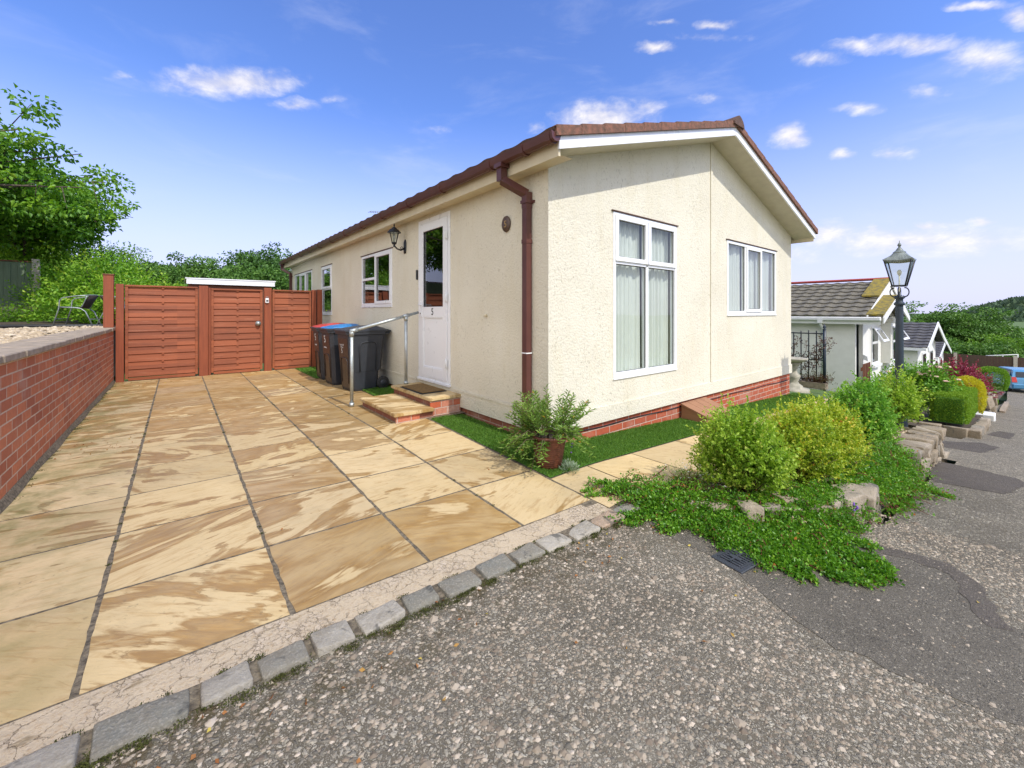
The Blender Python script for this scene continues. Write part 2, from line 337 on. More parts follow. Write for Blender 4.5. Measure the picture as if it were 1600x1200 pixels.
simple('car_paint', (.08, .25, .44), .25, (.075, .24, .42), 2); simple('car_glass', (.03, .035, .04), .08)
simple('car_roof_paint', (.16, .34, .55), .2)
simple('tail_light', (.55, .03, .03), .3); simple('number_plate', (.75, .62, .08), .5)
simple('alloy', (.45, .46, .47), .35, metal=.8)
simple('plain_card', (.80, .78, .70), .6)
simple('rear_wall', (.5, .47, .38), .9)

def glass_mat(name, tint=(.62, .66, .64), refl=1.0):
    m, t, b, o = newmat(name)
    t.n.remove(b)
    tr = t.node('ShaderNodeBsdfTransparent'); tr.inputs[0].default_value = (*tint, 1)
    gl = t.node('ShaderNodeBsdfGlossy'); gl.inputs['Roughness'].default_value = .01
    c = oc(t); t.put(gl.inputs['Normal'], t.bump(t.noise(c, 1.6, 2), .05, .02))
    ge = t.node('ShaderNodeNewGeometry'); cs = t.math('ABSOLUTE', t.vmath('DOT_PRODUCT', ge.outputs['Incoming'], ge.outputs['Normal']))
    fr = t.math('ADD', .045, t.math('MULTIPLY', .955, t.math('POWER', t.math('SUBTRACT', 1, cs), 5)))   # same from both sides of the pane
    mx = t.node('ShaderNodeMixShader'); t.put(mx.inputs[0], t.math('MULTIPLY', fr, 1.9 * refl, clamp=True))
    t.l.new(tr.outputs[0], mx.inputs[1]); t.l.new(gl.outputs[0], mx.inputs[2]); t.l.new(mx.outputs[0], o.inputs[0])
glass_mat('window_glass', (.80, .84, .82), .9); glass_mat('side_glass', (.45, .47, .46), 1.5); glass_mat('lantern_glass', (.86, .9, .88), .8)

def leaf_mat(name, stops, rough=.5, trans=.35, spec=.4):
    m, t, b, o = newmat(name); tn = attr(t, 'tint')
    col = t.ramp(tn, stops)
    t.put(b.inputs['Base Color'], col); b.inputs['Roughness'].default_value = rough; b.inputs['Specular IOR Level'].default_value = spec
    tl = t.node('ShaderNodeBsdfTranslucent'); t.put(tl.inputs[0], t.mix(1, col, (1.25, 1.35, .7), 'MULTIPLY'))
    mx = t.node('ShaderNodeMixShader'); mx.inputs[0].default_value = trans
    t.l.new(b.outputs[0], mx.inputs[1]); t.l.new(tl.outputs[0], mx.inputs[2]); t.l.new(mx.outputs[0], o.inputs[0])
leaf_mat('leaf_yellow_green', [(0, (.08, .18, .015)), (.4, (.19, .35, .025)), (.8, (.36, .50, .05)), (1, (.52, .50, .10))])
leaf_mat('leaf_gold', [(0, (.12, .22, .02)), (.48, (.26, .40, .03)), (.84, (.46, .50, .04)), (.97, (.62, .42, .05)), (1, (.60, .22, .06))])
leaf_mat('leaf_fresh', [(0, (.07, .20, .02)), (.5, (.15, .36, .04)), (.85, (.27, .48, .06)), (1, (.50, .42, .10))])
leaf_mat('leaf_creeper', [(0, (.025, .08, .008)), (.35, (.08, .22, .016)), (.75, (.20, .40, .03)), (.965, (.38, .50, .06)), (1, (.55, .20, .05))], .35)
leaf_mat('leaf_pot', [(0, (.07, .13, .025)), (.5, (.16, .28, .05)), (.9, (.30, .42, .08)), (1, (.6, .36, .05))])
leaf_mat('leaf_silver', [(0, (.22, .30, .22)), (1, (.45, .55, .42))])
leaf_mat('leaf_maple', [(0, (.04, .13, .010)), (.45, (.12, .28, .02)), (.85, (.26, .44, .03)), (1, (.42, .50, .04))], .45)
leaf_mat('leaf_bank', [(0, (.05, .14, .012)), (.5, (.13, .31, .02)), (.85, (.26, .45, .03)), (1, (.42, .50, .05))], .5)
leaf_mat('leaf_oak', [(0, (.025, .07, .012)), (.5, (.055, .14, .018)), (1, (.11, .22, .03))], .6, .2)
leaf_mat('leaf_wood', [(0, (.045, .11, .018)), (.5, (.09, .20, .03)), (1, (.17, .30, .045))], .6, .2)
leaf_mat('leaf_wood_light', [(0, (.06, .15, .014)), (.5, (.14, .29, .02)), (1, (.26, .42, .04))], .6, .25)
leaf_mat('leaf_far', [(0, (.065, .105, .075)), (.5, (.085, .135, .08)), (1, (.12, .17, .09))], .8, .1, .1)
leaf_mat('leaf_hedge', [(0, (.10, .20, .012)), (.5, (.18, .33, .018)), (1, (.30, .44, .03))], .6, .2)
leaf_mat('leaf_sun_yellow', [(0, (.30, .32, .02)), (.5, (.55, .50, .03)), (1, (.70, .55, .04))])
leaf_mat('leaf_purple', [(0, (.10, .012, .03)), (.6, (.24, .02, .06)), (1, (.40, .05, .10))])
leaf_mat('leaf_bronze', [(0, (.06, .03, .025)), (.6, (.13, .06, .045)), (1, (.12, .14, .04))])
leaf_mat('turf_blade', [(0, (.06, .14, .018)), (.5, (.12, .26, .03)), (1, (.26, .42, .07))], .5, .25)
leaf_mat('rose_leaf', [(0, (.07, .19, .015)), (.5, (.15, .34, .03)), (1, (.28, .46, .05))])
simple('turf_base', (.06, .17, .015), .9, (.08, .22, .02), 40, .5, 100)
simple('far_grass', (.10, .16, .03), .95, (.07, .12, .025), .2)
leaf_mat('chipping', [(0, (.13, .10, .07)), (.35, (.23, .185, .13)), (.75, (.36, .30, .22)), (1, (.54, .46, .36))], .75, 0)
leaf_mat('gravel_stone', [(0, (.27, .20, .12)), (.5, (.42, .33, .215)), (1, (.58, .49, .36))], .8, 0)
leaf_mat('moss', [(0, (.03, .035, .008)), (.5, (.06, .065, .012)), (1, (.11, .13, .02))], .9, .05)
leaf_mat('dead_leaf', [(0, (.20, .07, .02)), (.5, (.35, .16, .05)), (1, (.50, .42, .08))], .8, .1)

def roof_mat(name, c1, c2, c3):
    m, t, b, o = newmat(name); c = oc(t)
    col = t.mix(t.rng(t.noise(c, 7, 5, .7), .35, .65), c1, c2); col = t.mix(t.rng(t.noise(c, 26, 4, .7), .5, .68, 0, .8), col, c3)
    t.put(b.inputs['Base Color'], col); b.inputs['Roughness'].default_value = .9
    t.put(b.inputs['Normal'], t.bump(t.noise(c, 50, 5), .6, .01))
roof_mat('lichen_roof_tile', (.10, .088, .066), (.15, .135, .10), (.27, .25, .185))
roof_mat('dark_roof_tile', (.06, .058, .062), (.085, .08, .082), (.14, .135, .13))

# ------------------------------------------------------------------ mesh helpers
class MB:
    def __init__(s): s.v = []; s.f = []; s.sm = []; s.at = {}
    def add(s, vs, fs, smooth=False):
        o = len(s.v); s.v += [tuple(map(float, p)) for p in vs]; s.f += [tuple(i + o for i in f) for f in fs]; s.sm += [smooth] * len(fs)
        return s
    def box(s, x0, x1, y0, y1, z0, z1, bev=0):
        if bev <= 0:
            vs = [(x, y, z) for z in (z0, z1) for y in (y0, y1) for x in (x0, x1)]
            return s.add(vs, [(0, 2, 3, 1), (4, 5, 7, 6), (0, 1, 5, 4), (2, 6, 7, 3), (0, 4, 6, 2), (1, 3, 7, 5)])
        b = bev; vs = []; fs = []
        X, Y, Z = (x0, x1), (y0, y1), (z0, z1)
        idx = {}
        for i in (0, 1):
            for j in (0, 1):
                for k in (0, 1):
                    sx_, sy_, sz_ = 1 - 2 * i, 1 - 2 * j, 1 - 2 * k
                    for a in range(3):
                        p = [X[i] + sx_ * b, Y[j] + sy_ * b, Z[k] + sz_ * b]; p[a] = (X[i], Y[j], Z[k])[a]
                        idx[i, j, k, a] = len(vs); vs.append(p)
        for i in (0, 1):
            fs.append([idx[i, 0, 0, 0], idx[i, 0, 1, 0], idx[i, 1, 1, 0], idx[i, 1, 0, 0]][::(1 if i == 0 else -1)])
            fs.append([idx[0, i, 0, 1], idx[1, i, 0, 1], idx[1, i, 1, 1], idx[0, i, 1, 1]][::(1 if i == 0 else -1)])
            fs.append([idx[0, 0, i, 2], idx[0, 1, i, 2], idx[1, 1, i, 2], idx[1, 0, i, 2]][::(1 if i == 0 else -1)])
            for j in (0, 1):
                fs.append([idx[i, j, 0, 0], idx[i, j, 1, 0], idx[i, j, 1, 1], idx[i, j, 0, 1]])
                fs.append([idx[i, 0, j, 0], idx[i, 1, j, 0], idx[i, 1, j, 2], idx[i, 0, j, 2]])
                fs.append([idx[0, i, j, 1], idx[1, i, j, 1], idx[1, i, j, 2], idx[0, i, j, 2]])
                for k in (0, 1): fs.append([idx[i, j, k, 0], idx[i, j, k, 1], idx[i, j, k, 2]])
        return s.add(vs, fs)
    def tube(s, pts, r, n=8, cap=True, closed=False):
        pts = [Vector(p) for p in pts]; m = len(pts); rs = r if isinstance(r, (list, tuple)) else [r] * m
        vs = []; up = None
        for i, p in enumerate(pts):
            a = pts[i + 1] - p if i < m - 1 else (pts[0] - p if closed else p - pts[i - 1])
            b = p - pts[i - 1] if (i > 0 or closed) else a
            d = (a.normalized() + b.normalized()).normalized()
            if up is None: up = d.orthogonal().normalized()
            up = (up - d * up.dot(d)).normalized(); sd_ = d.cross(up)
            for k in range(n):
                q = 2 * math.pi * k / n; vs.append(p + (up * math.cos(q) + sd_ * math.sin(q)) * rs[i])
        fs = [(i * n + k, i * n + (k + 1) % n, (i + 1) * n + (k + 1) % n, (i + 1) * n + k) for i in range(m - 1) for k in range(n)]
        if closed: fs += [((m - 1) * n + k, (m - 1) * n + (k + 1) % n, (k + 1) % n, k) for k in range(n)]
        s.add(vs, fs, True)
        if cap and not closed:
            o = len(s.v) - m * n
            s.f += [tuple(o + k for k in range(n))[::-1], tuple(o + (m - 1) * n + k for k in range(n))]; s.sm += [False, False]
        return s
    def lathe(s, prof, c=(0, 0, 0), n=20, sq=False, smooth=True):
        vs = []; cx_, cy_, cz_ = c; m = len(prof)
        for r, z in prof:
            for k in range(n):
                q = 2 * math.pi * (k + (.5 if sq else 0)) / n; vs.append((cx_ + r * math.cos(q), cy_ + r * math.sin(q), cz_ + z))
        fs = [(i * n + k, i * n + (k + 1) % n, (i + 1) * n + (k + 1) % n, (i + 1) * n + k) for i in range(m - 1) for k in range(n)]
        fs += [tuple(range(n))[::-1], tuple((m - 1) * n + k for k in range(n))]
        return s.add(vs, fs, smooth)
    def prism(s, poly, d):
        n = len(poly); d = Vector(d); vs = [Vector(p) for p in poly] + [Vector(p) + d for p in poly]
        return s.add(vs, [tuple(range(n))[::-1], tuple(range(n, 2 * n))] + [(i, (i + 1) % n, n + (i + 1) % n, n + i) for i in range(n)])
    def build(s, name, mat, parent=None):
        me = bpy.data.meshes.new(name); me.from_pydata(s.v, [], s.f); me.materials.append(MATS[mat])
        if any(s.sm): me.polygons.foreach_set('use_smooth', s.sm)
        for k, a in s.at.items():
            at = me.attributes.new(k, 'FLOAT', 'POINT'); at.data.foreach_set('value', np.array(a, 'f'))
        me.update()
        if name not in ('glass_pane',): fixn(me)
        o = bpy.data.objects.new(name, me); COL.objects.link(o)
        if parent is not None: o.parent = parent; o.matrix_parent_inverse = Matrix()
        return o
    def xf(s, mat):
        s.v = [tuple(mat @ Vector(p)) for p in s.v]; return s
import bmesh
def fixn(me):
    b = bmesh.new(); b.from_mesh(me); bmesh.ops.recalc_face_normals(b, faces=b.faces); b.to_mesh(me); b.free()

def tagit(o, label=None, cat=None, group=None, kind=None):
    if label: o['label'] = label
    if cat: o['category'] = cat
    if group: o['group'] = group
    if kind: o['kind'] = kind
    return o
def thing(name, label, cat, loc=(0, 0, 0), rz=0, group=None):
    o = bpy.data.objects.new(name, None); COL.objects.link(o); o.location = loc; o.rotation_euler.z = rz; o.empty_display_size = .2
    return tagit(o, label, cat, group)
def struct(o): o['kind'] = 'structure'; return o
def npmesh(name, v, f, mat, parent=None, attrs=None, smooth=False, ngon=3):
    me = bpy.data.meshes.new(name); v = np.asarray(v, 'f'); f = np.asarray(f, 'i')
    me.vertices.add(len(v)); me.vertices.foreach_set('co', v.ravel())
    me.loops.add(f.size); me.loops.foreach_set('vertex_index', f.ravel())
    me.polygons.add(len(f)); me.polygons.foreach_set('loop_start', np.arange(0, f.size, ngon, dtype='i')); me.polygons.foreach_set('loop_total', np.full(len(f), ngon, 'i'))
    me.polygons.foreach_set('use_smooth', np.full(len(f), bool(smooth)))
    me.materials.append(MATS[mat]); me.update(calc_edges=True)
    for k, a in (attrs or {}).items():
        at = me.attributes.new(k, 'FLOAT', 'POINT'); at.data.foreach_set('value', np.asarray(a, 'f'))
    me.validate(); me.update()
    o = bpy.data.objects.new(name, me); COL.objects.link(o)
    if parent is not None: o.parent = parent
    return o
def sheet(name, xs, ys, hf, mat, parent=None):
    xs = np.asarray(xs, float); ys = np.asarray(ys, float); X, Y = np.meshgrid(xs, ys, indexing='ij')
    Z = np.vectorize(hf)(X, Y); v = np.stack([X, Y, Z], -1).reshape(-1, 3); m = len(ys)
    i, j = np.meshgrid(np.arange(len(xs) - 1), np.arange(m - 1), indexing='ij'); a = (i * m + j).ravel()
    return npmesh(name, v, np.stack([a, a + m, a + m + 1, a + 1], -1), mat, parent, smooth=True, ngon=4)
def ragged(poly, seg=.05, amp=.012, seed=1):
    r = np.random.default_rng(seed); o = []
    for i in range(len(poly)):
        a, b_ = np.array(poly[i]), np.array(poly[(i + 1) % len(poly)]); L_ = np.linalg.norm(b_ - a); n = max(1, int(L_ / seg)); d = (b_ - a) / L_; nn = np.array([-d[1], d[0]])
        for k in range(n): o.append(tuple(a + (b_ - a) * k / n + nn * r.normal(0, amp)))
    return o
def polysheet(name, poly, hf, mat, parent=None, step=.25):
    """flat polygon draped over a height function"""
    b = bmesh.new(); vs = [b.verts.new((x, y, 0)) for x, y in poly]; b.faces.new(vs)
    xs = [p[0] for p in poly]; ys = [p[1] for p in poly]
    for ax, lo, hi in ((0, min(xs), max(xs)), (1, min(ys), max(ys))):
        n = max(1, min(120, int((hi - lo) / step)))
        for k in range(1, n):
            co = [0, 0, 0]; co[ax] = lo + (hi - lo) * k / n; no = [0, 0, 0]; no[ax] = 1
            bmesh.ops.bisect_plane(b, geom=b.verts[:] + b.edges[:] + b.faces[:], plane_co=co, plane_no=no)
    for v in b.verts: v.co.z = hf(v.co.x, v.co.y)
    bmesh.ops.recalc_face_normals(b, faces=b.faces)
    for f in b.faces:
        f.smooth = True
        if f.normal.z < 0: f.normal_flip()
    me = bpy.data.meshes.new(name); b.to_mesh(me); b.free(); me.materials.append(MATS[mat])
    o = bpy.data.objects.new(name, me); COL.objects.link(o)
    if parent is not None: o.parent = parent
    return o

# leaves: folded rhombus per leaf
def leaves(name, P, A, L, Wd, mat, parent=None, tint=None, droop=0.0, r=None):
    r = r or rng; n = len(P); A = A / np.maximum(1e-6, np.linalg.norm(A, axis=1, keepdims=True))
    rv = r.normal(size=(n, 3)); rv[:, 2] += 1.2
    S = np.cross(A, rv); S /= np.maximum(1e-6, np.linalg.norm(S, axis=1, keepdims=True)); N = np.cross(S, A)
    L = (L * r.uniform(.7, 1.25, n))[:, None]; Wd = (Wd * r.uniform(.75, 1.2, n))[:, None]
    mid = P + A * L * .45 + N * L * .08
    v = np.stack([P, mid + S * Wd / 2 + N * Wd * .15, P + A * L - N * L * droop, mid - S * Wd / 2 + N * Wd * .15], 1).reshape(-1, 3)
    b = np.arange(n)[:, None] * 4
    f = np.concatenate([b + [0, 1, 2], b + [0, 2, 3]], 1).reshape(-1, 3)
    t = r.beta(2, 2.2, n) if tint is None else tint
    return npmesh(name, v, f, mat, parent, {'tint': np.repeat(np.clip(t, 0, 1), 4)}, smooth=True)
def unit(a): return a / np.maximum(1e-6, np.linalg.norm(a, axis=1, keepdims=True))
def fbm3(p, s, seed=0):
    """cheap smooth pseudo noise for outlines"""
    q = p * s; o = 0
    for k in range(4):
        o = o + np.sin(q[:, 0] * (1.3 + k) + seed + k * 2.1) * np.sin(q[:, 1] * (1.7 + k * .8) + seed * 2 + k) * np.cos(q[:, 2] * (1.1 + k * .9) + k * 3) / (1 + k * .5)
    return o / 2
def bush(name, label, c, rad, mat, ns=900, nl=12, L=.018, Wd=.010, sprig=.09, group=None, cat='bush', seed=1, squash=None, stem='twig', fill=.45, flat=0.):
    r = np.random.default_rng(seed); root = thing(name, label, cat, c, 0, group)
    rx, ry, rz = rad
    u = r.normal(size=(ns, 3)); u[:, 2] = np.abs(u[:, 2]) * 1.0 - .25; u = unit(u)
    k = np.where(r.uniform(size=ns) < fill, r.uniform(.35, .95, ns), r.uniform(.86, 1.0, ns))
    k = k * (1 + .26 * fbm3(u, 2.6, seed) + .16 * fbm3(u, 6.3, seed + 3)) + np.maximum(0, r.normal(0, .07, ns))
    base = u * k[:, None] * np.array([rx, ry, rz]) + np.array([0, 0, rz * .30])
    base[:, 2] = np.maximum(base[:, 2], .01 + r.uniform(0, .04, ns))
    K = 7; lc = unit(r.normal(size=(K, 3))) * np.array([rx, ry, rz * .8]) * r.uniform(.42, .62, (K, 1)); lc[0] = 0; lr = r.uniform(.42, .62, K); lr[0] = .72
    li = r.integers(0, K, ns); base = (base - np.array([0, 0, rz * .3])) * lr[li][:, None] + lc[li] + np.array([0, 0, rz * .38]); base[:, 2] = np.maximum(base[:, 2], .01 + r.uniform(0, .04, ns))
    d = unit(u * np.array([1, 1, .9]) + np.array([0, 0, .65]) + r.normal(0, .35, (ns, 3)))
    tt = np.tile(np.linspace(-.4, 1, nl), ns); bi = np.repeat(np.arange(ns), nl)
    sl_ = sprig * r.uniform(.5, 1.7, ns)
    P = base[bi] + d[bi] * (tt * sl_[bi])[:, None]
    A = d[bi] * .7 + unit(r.normal(size=(len(bi), 3))) * .9
    ti = np.clip(.14 + r.uniform(0, .2, K)[li][bi] + .3 * r.uniform(size=ns)[bi] + .25 * r.beta(2, 2, len(bi)) + .25 * np.maximum(tt, 0) + .12 * fbm3(base[bi], 6 / max(rad), seed), 0, 1)
    leaves('foliage', P, A, L, Wd, mat, root, ti, r=r)
    s = MB()
    for q in r.choice(ns, min(70, ns), replace=False):
        e = base[q]; s.tube([(r.normal(0, rx * .08), r.normal(0, ry * .08), -.03), tuple(e * .5 + np.array([0, 0, .02])), tuple(e + d[q] * sl_[q] * .5)], [.005 + rx * .008, .003 + rx * .004, .0015], 4)
    s.build('stems', stem, root)
    return root
# ------------------------------------------------------------------ ground heights
RX = [-10, 0, 3, 6, 9, 15, 36, 60, 200]; RZ = [.5, 0, -.19, -.45, -.74, -1.35, -3.3, -4.5, -6]
def zroad(X): return float(np.interp(X, RX, RZ))
def zplot(X): return -.065 - .046 * (X - 2.7)
def g(X, Y):
    a = X * (-.062 + .015 * min(max(Y, -1), 4.13)) if X < 4 else 0
    if X <= 2: return a
    b = zroad(X); t = min(1, (X - 2) / 2)
    return a * (1 - t) + b * t if X < 4 else b
def gd(X, Y):   # driveway and yard: falls a little to the lower side near the road only
    if X <= 2.2: return X * (-.062 + .015 * min(max(Y, 0), 4.13))
    z = 2.2 * (-.062 + .015 * min(max(Y, 0), 4.13)); return z - .03 * (X - 2.2) * max(0, 1 - max(0, Y - 2.2) / 2)

# setting: one big sheet of land out to the horizon
def land(X, Y):
    z = zroad(min(X, 200)) if X > 0 else 0
    z -= .35
    if Y > 14: z += (Y - 14) * .012
    return z
xs = np.concatenate([np.linspace(-900, -40, 12), np.linspace(-30, 60, 46), np.linspace(70, 1800, 20)]); ys = np.concatenate([np.linspace(-600, -20, 8), np.linspace(-15, 60, 30), np.linspace(75, 1800, 16)])
struct(sheet('ground', xs, ys, land, 'far_grass'))
# the estate road: rough chippings near, finer and paler farther down
polyroad = [(-6, -8), (6.2, -8), (6.2, .50), (5.6, .58), (3.76, .60), (3.3, .72), (2.9, .98), (2.35, 1.45), (2.25, 1.60), (-6, 1.60)]
struct(polysheet('road', polyroad, g, 'road_tarmac'))
far = [(6.2, -8), (60, -8), (60, .5), (36, .6), (27, .45), (24, .45), (18, .72), (12.9, .45), (9.6, .62), (9.5, 1.7), (7.15, 1.7), (7.15, .50), (6.2, .50)]
struct(polysheet('lower_road', far, lambda x, y: g(x, y) , 'far_road_tarmac', step=.6))
up_ = lambda e: (lambda x, y: g(x, y) + e)
p0 = struct(polysheet('road_patch', ragged([(2.28, 1.56), (2.2, 1.2), (2.24, .98), (2.12, .80), (2.05, .62), (1.99, .46), (2.06, .32), (2.08, .10), (2.1, -1.2), (2.75, -1.2), (2.80, -.3), (2.84, .04), (2.95, .10), (3.22, .16), (3.34, .30), (3.24, .55), (3.1, .85), (2.6, 1.3)]), up_(.0016), 'patch_tarmac'))
struct(polysheet('road_patch', ragged([(2.80, .02), (2.93, .08), (3.22, .14), (3.37, .27), (3.29, .52), (3.12, .80), (3.02, .74), (3.18, .45), (3.22, .30), (3.1, .21), (2.9, .16), (2.74, .10)]), up_(.003), 'dark_patch_tarmac'))
struct(polysheet('road_patch', ragged([(5.75, .10), (6.5, -.02), (6.75, .05), (6.9, .62), (6.1, .62), (5.6, .55)]), up_(.003), 'dark_patch_tarmac'))
struct(polysheet('road_patch', ragged([(8.3, .35), (9.3, .22), (9.5, .42), (8.9, .75), (8.2, .8)]), up_(.003), 'dark_patch_tarmac'))
struct(polysheet('road_patch', ragged([(10.8, .15), (12.0, .1), (12.1, .3), (11.0, .42)]), up_(.003), 'dark_patch_tarmac'))

# crazed concrete strip between the kerb stones and the slabs
struct(polysheet('concrete_edging', [(-1.2, 1.665), (2.36, 1.665), (2.50, 1.72), (2.3, 1.80), (2.2, 1.842), (-1.2, 1.842)], lambda x, y: g(x, y) + .0, 'crazed_concrete', step=.1))
def zpath(x, y):
    t = min(1, max(0, (x - 2.19) / .9)); a = gd(2.19, y); return a * (1 - t) + zplot(x) * t
struct(polysheet('mortar_bed', [(-1.0, 1.80), (2.26, 1.80), (2.26, 4.2), (2.72, 4.2), (2.72, 9.9), (-1.0, 9.9)], lambda x, y: gd(x, y) - .0022, 'mortar_joint', step=.09))

# riven slabs, each with its own grain
def slabs():
    r = np.random.default_rng(5); V = []; Fc = []; rn = []; am = []
    over = {(1, 0): .46, (1, 1): .50, (2, 0): .93, (2, 1): .62, (3, 0): .85, (3, 1): .22, (4, 0): .16, (0, 0): .05, (0, 1): .15, (2, 2): .78, (3, 2): .3, (3, 3): .62, (2, 3): .75, (4, 1): .30, (4, 2): .22, (4, 3): .55, (1, 2): .4, (1, 3): .25, (3, 4): .6, (2, 4): .3}
    edges = [-.835, -.25, .36, .97, 1.58, 2.19]
    for c in range(5):
        y = 1.845; j = 0; jw = .015
        top = 9.78
        while y < top - .05:
            h = .61
            if c == 1 and j in (2, 4): h = .61
            y1 = min(y + h, top)
            x0, x1 = edges[c] + jw * .62, edges[c + 1] - jw * .62
            if c == 4 and y > 4.17: x1 = 2.52 if False else x1
            gap = r.choice([.010, .013, .016], p=[.4, .35, .25]) if j > 2 else .017
            cells = [(x0, x1, y + gap / 2, y1 - gap / 2, c, j)]
            if c == 4 and y > 4.17: cells.append((2.19 + .008, 2.665, y + gap / 2, y1 - gap / 2, 5, j))
            for (a, b_, y0_, y1_, cc, jj) in cells:
                rv = r.uniform(); av = over.get((cc, jj), float(np.clip(r.beta(2, 2) * .7 + .62 * min(1, max(0, (y - 3.4) / 2.5)), 0, 1)))
                if cc == 0: av *= .75
                nx, ny = 13, 13; tx = np.linspace(0, 1, nx); ty = np.linspace(0, 1, ny); dz = r.uniform(0, .0006)
                # ragged edges: chipped outline
                o = len(V); 
                ex = r.normal(0, .0019, (4, nx))
                for i in range(nx):
                    for k in range(ny):
                        X = a + (b_ - a) * tx[i]; Y = y0_ + (y1_ - y0_) * ty[k]; e = 0
                        if i == 0: X += ex[0, k]
                        if i == nx - 1: X += ex[1, k]
                        if k == 0: Y += ex[2, i] * .5
                        if k == ny - 1: Y += ex[3, i] * .5
                        if i in (0, nx - 1) or k in (0, ny - 1): e = -.0012
                        V.append((X, Y, gd(X, Y) + e + dz + .0003 * math.sin(X * 31 + rv * 40) * math.sin(Y * 23 + rv * 9))); rn.append(rv); am.append(av)
                idx = lambda i, k: o + i * ny + k
                for i in range(nx - 1):
                    for k in range(ny - 1): Fc.append((idx(i, k), idx(i + 1, k), idx(i + 1, k + 1), idx(i, k + 1)))
                ring = [idx(i, 0) for i in range(nx)] + [idx(nx - 1, k) for k in range(1, ny)] + [idx(i, ny - 1) for i in range(nx - 2, -1, -1)] + [idx(0, k) for k in range(ny - 2, 0, -1)]
                o2 = len(V)
                for q in ring: p = V[q]; V.append((p[0], p[1], p[2] - .03)); rn.append(rv); am.append(av)
                m = len(ring)
                for q in range(m): Fc.append((ring[q], o2 + q, o2 + (q + 1) % m, ring[(q + 1) % m]))
            y = y1; j += 1
    return struct(npmesh('driveway_paving', V, Fc, 'riven_sandstone', None, {'rnd': rn, 'amt': am}, ngon=4))
slabs()

# front path beside the bed
def path():
    V = []; Fc = []; rn = []; am = []; r = np.random.default_rng(9)
    cuts = [2.192, 2.615, 3.22, 3.98, 4.6, 5.21, 5.82, 6.43, 7.04, 7.65, 8.26, 8.87, 9.5]
    for q in range(len(cuts) - 1):
        x0, x1 = cuts[q] + .006, cuts[q + 1] - .006; o = len(V); rv = r.uniform(0, .85); n = 9
        for i in range(n):
            for k in range(n):
                X = x0 + (x1 - x0) * i / (n - 1); Y = 1.63 + .62 * k / (n - 1); 
                if q == 0 and k == 0: Y += .14 * (1 - i / (n - 1)) + .04
                V.append((X, Y, zpath(X, Y) - (.001 if i in (0, n - 1) or k in (0, n - 1) else 0))); rn.append(rv); am.append(.12)
        for i in range(n - 1):
            for k in range(n - 1): a = o + i * n + k; Fc.append((a, a + n, a + n + 1, a + 1))
    struct(npmesh('front_path', V, Fc, 'riven_sandstone', None, {'rnd': rn, 'amt': am}, ngon=4))
    struct(polysheet('path_bedding', [(2.2, 1.6), (9.6, 1.6), (9.6, 2.3), (2.19, 2.3)], lambda x, y: zpath(x, y) - .006, 'mortar_joint', step=.12))
path()

# bed soil, raised above the road behind its stones
BED = [(2.35, 1.66), (2.42, 1.5), (2.98, 1.06), (3.38, .84), (3.82, .72), (5.6, .68), (7.3, .70), (7.32, 1.64)]
def zbed(x, y):
    return zpath(x, max(y, 1.2)) - .01 - .06 * max(0, min(1, (1.15 - y) / .4)) * max(0, min(1, (x - 2.6) / 1))
struct(polysheet('planting_bed', BED, zbed, 'garden_earth', step=.15))
struct(polysheet('verge_ground', [(7.3, 1.63), (60, 1.63), (60, 12), (9.5, 12), (9.5, 3), (9.3, 2.3), (7.3, 1.64)], lambda x, y: (zplot(x) if x < 9.3 else max(zroad(x) + .22, zplot(9.3) - (x - 9.3) * .14)) - .03, 'far_grass', step=.8))
struct(polysheet('neighbour_bed', [(10.4, .60), (34, .60), (34, 1.62), (9.6, 1.62), (9.6, 1.1)], lambda x, y: zroad(x) + .10, 'garden_earth', step=.6))

# artificial turf strips (blades + backing)
def turf(name, label, poly, hf, n, seed, h=.022):
    r = np.random.default_rng(seed)
    o = polysheet(name, poly, lambda x, y: hf(x, y) + .006, 'turf_base'); tagit(o, label, 'artificial grass', kind='stuff')
    xs = [p[0] for p in poly]; ys = [p[1] for p in poly]; pts = []
    P = np.stack([r.uniform(min(xs), max(xs), n * 3), r.uniform(min(ys), max(ys), n * 3)], 1)
    ins = np.zeros(len(P), bool); m = len(poly)
    for i in range(m):
        (x1, y1), (x2, y2) = poly[i], poly[(i + 1) % m]
        c = ((y1 > P[:, 1]) != (y2 > P[:, 1])) & (P[:, 0] < (x2 - x1) * (P[:, 1] - y1) / ((y2 - y1) or 1e-9) + x1); ins ^= c
    P = P[ins][:n]; Z = np.array([hf(x, y) + .004 for x, y in P]); P3 = np.column_stack([P, Z])
    A = np.column_stack([r.normal(0, .45, len(P)), r.normal(0, .45, len(P)), np.ones(len(P))])
    leaves('blades', P3, A, h, .0035, 'turf_blade', o, r=r, droop=.15)
zt = lambda x, y: (zpath(x, y) - .003)
turf('artificial_grass', 'long strip of artificial grass between the brick plinth and the front path', [(2.205, 2.262), (4.99, 2.262), (4.99, 2.785), (2.66, 2.785), (2.66, 4.27), (2.205, 4.17)], zt, 42000, 3)
turf('artificial_grass', 'patch of artificial grass beyond the brown access box, ending at the far corner', [(4.99, 2.262), (8.9, 2.262), (9.3, 2.5), (9.2, 2.785), (4.99, 2.785)], zt, 22000, 4)
turf('artificial_grass', 'small green grass mat under the wheels of the nearest bin', [(2.18, 5.75), (2.66, 5.72), (2.66, 6.7), (2.2, 6.7)], lambda x, y: gd(x, y) + .004, 7000, 5)
turf('artificial_grass', 'bright green grass mat at the foot of the fence behind the bins', [(1.93, 8.0), (2.64, 8.0), (2.64, 9.66), (1.93, 9.66)], lambda x, y: gd(x, y) + .004, 7000, 6)

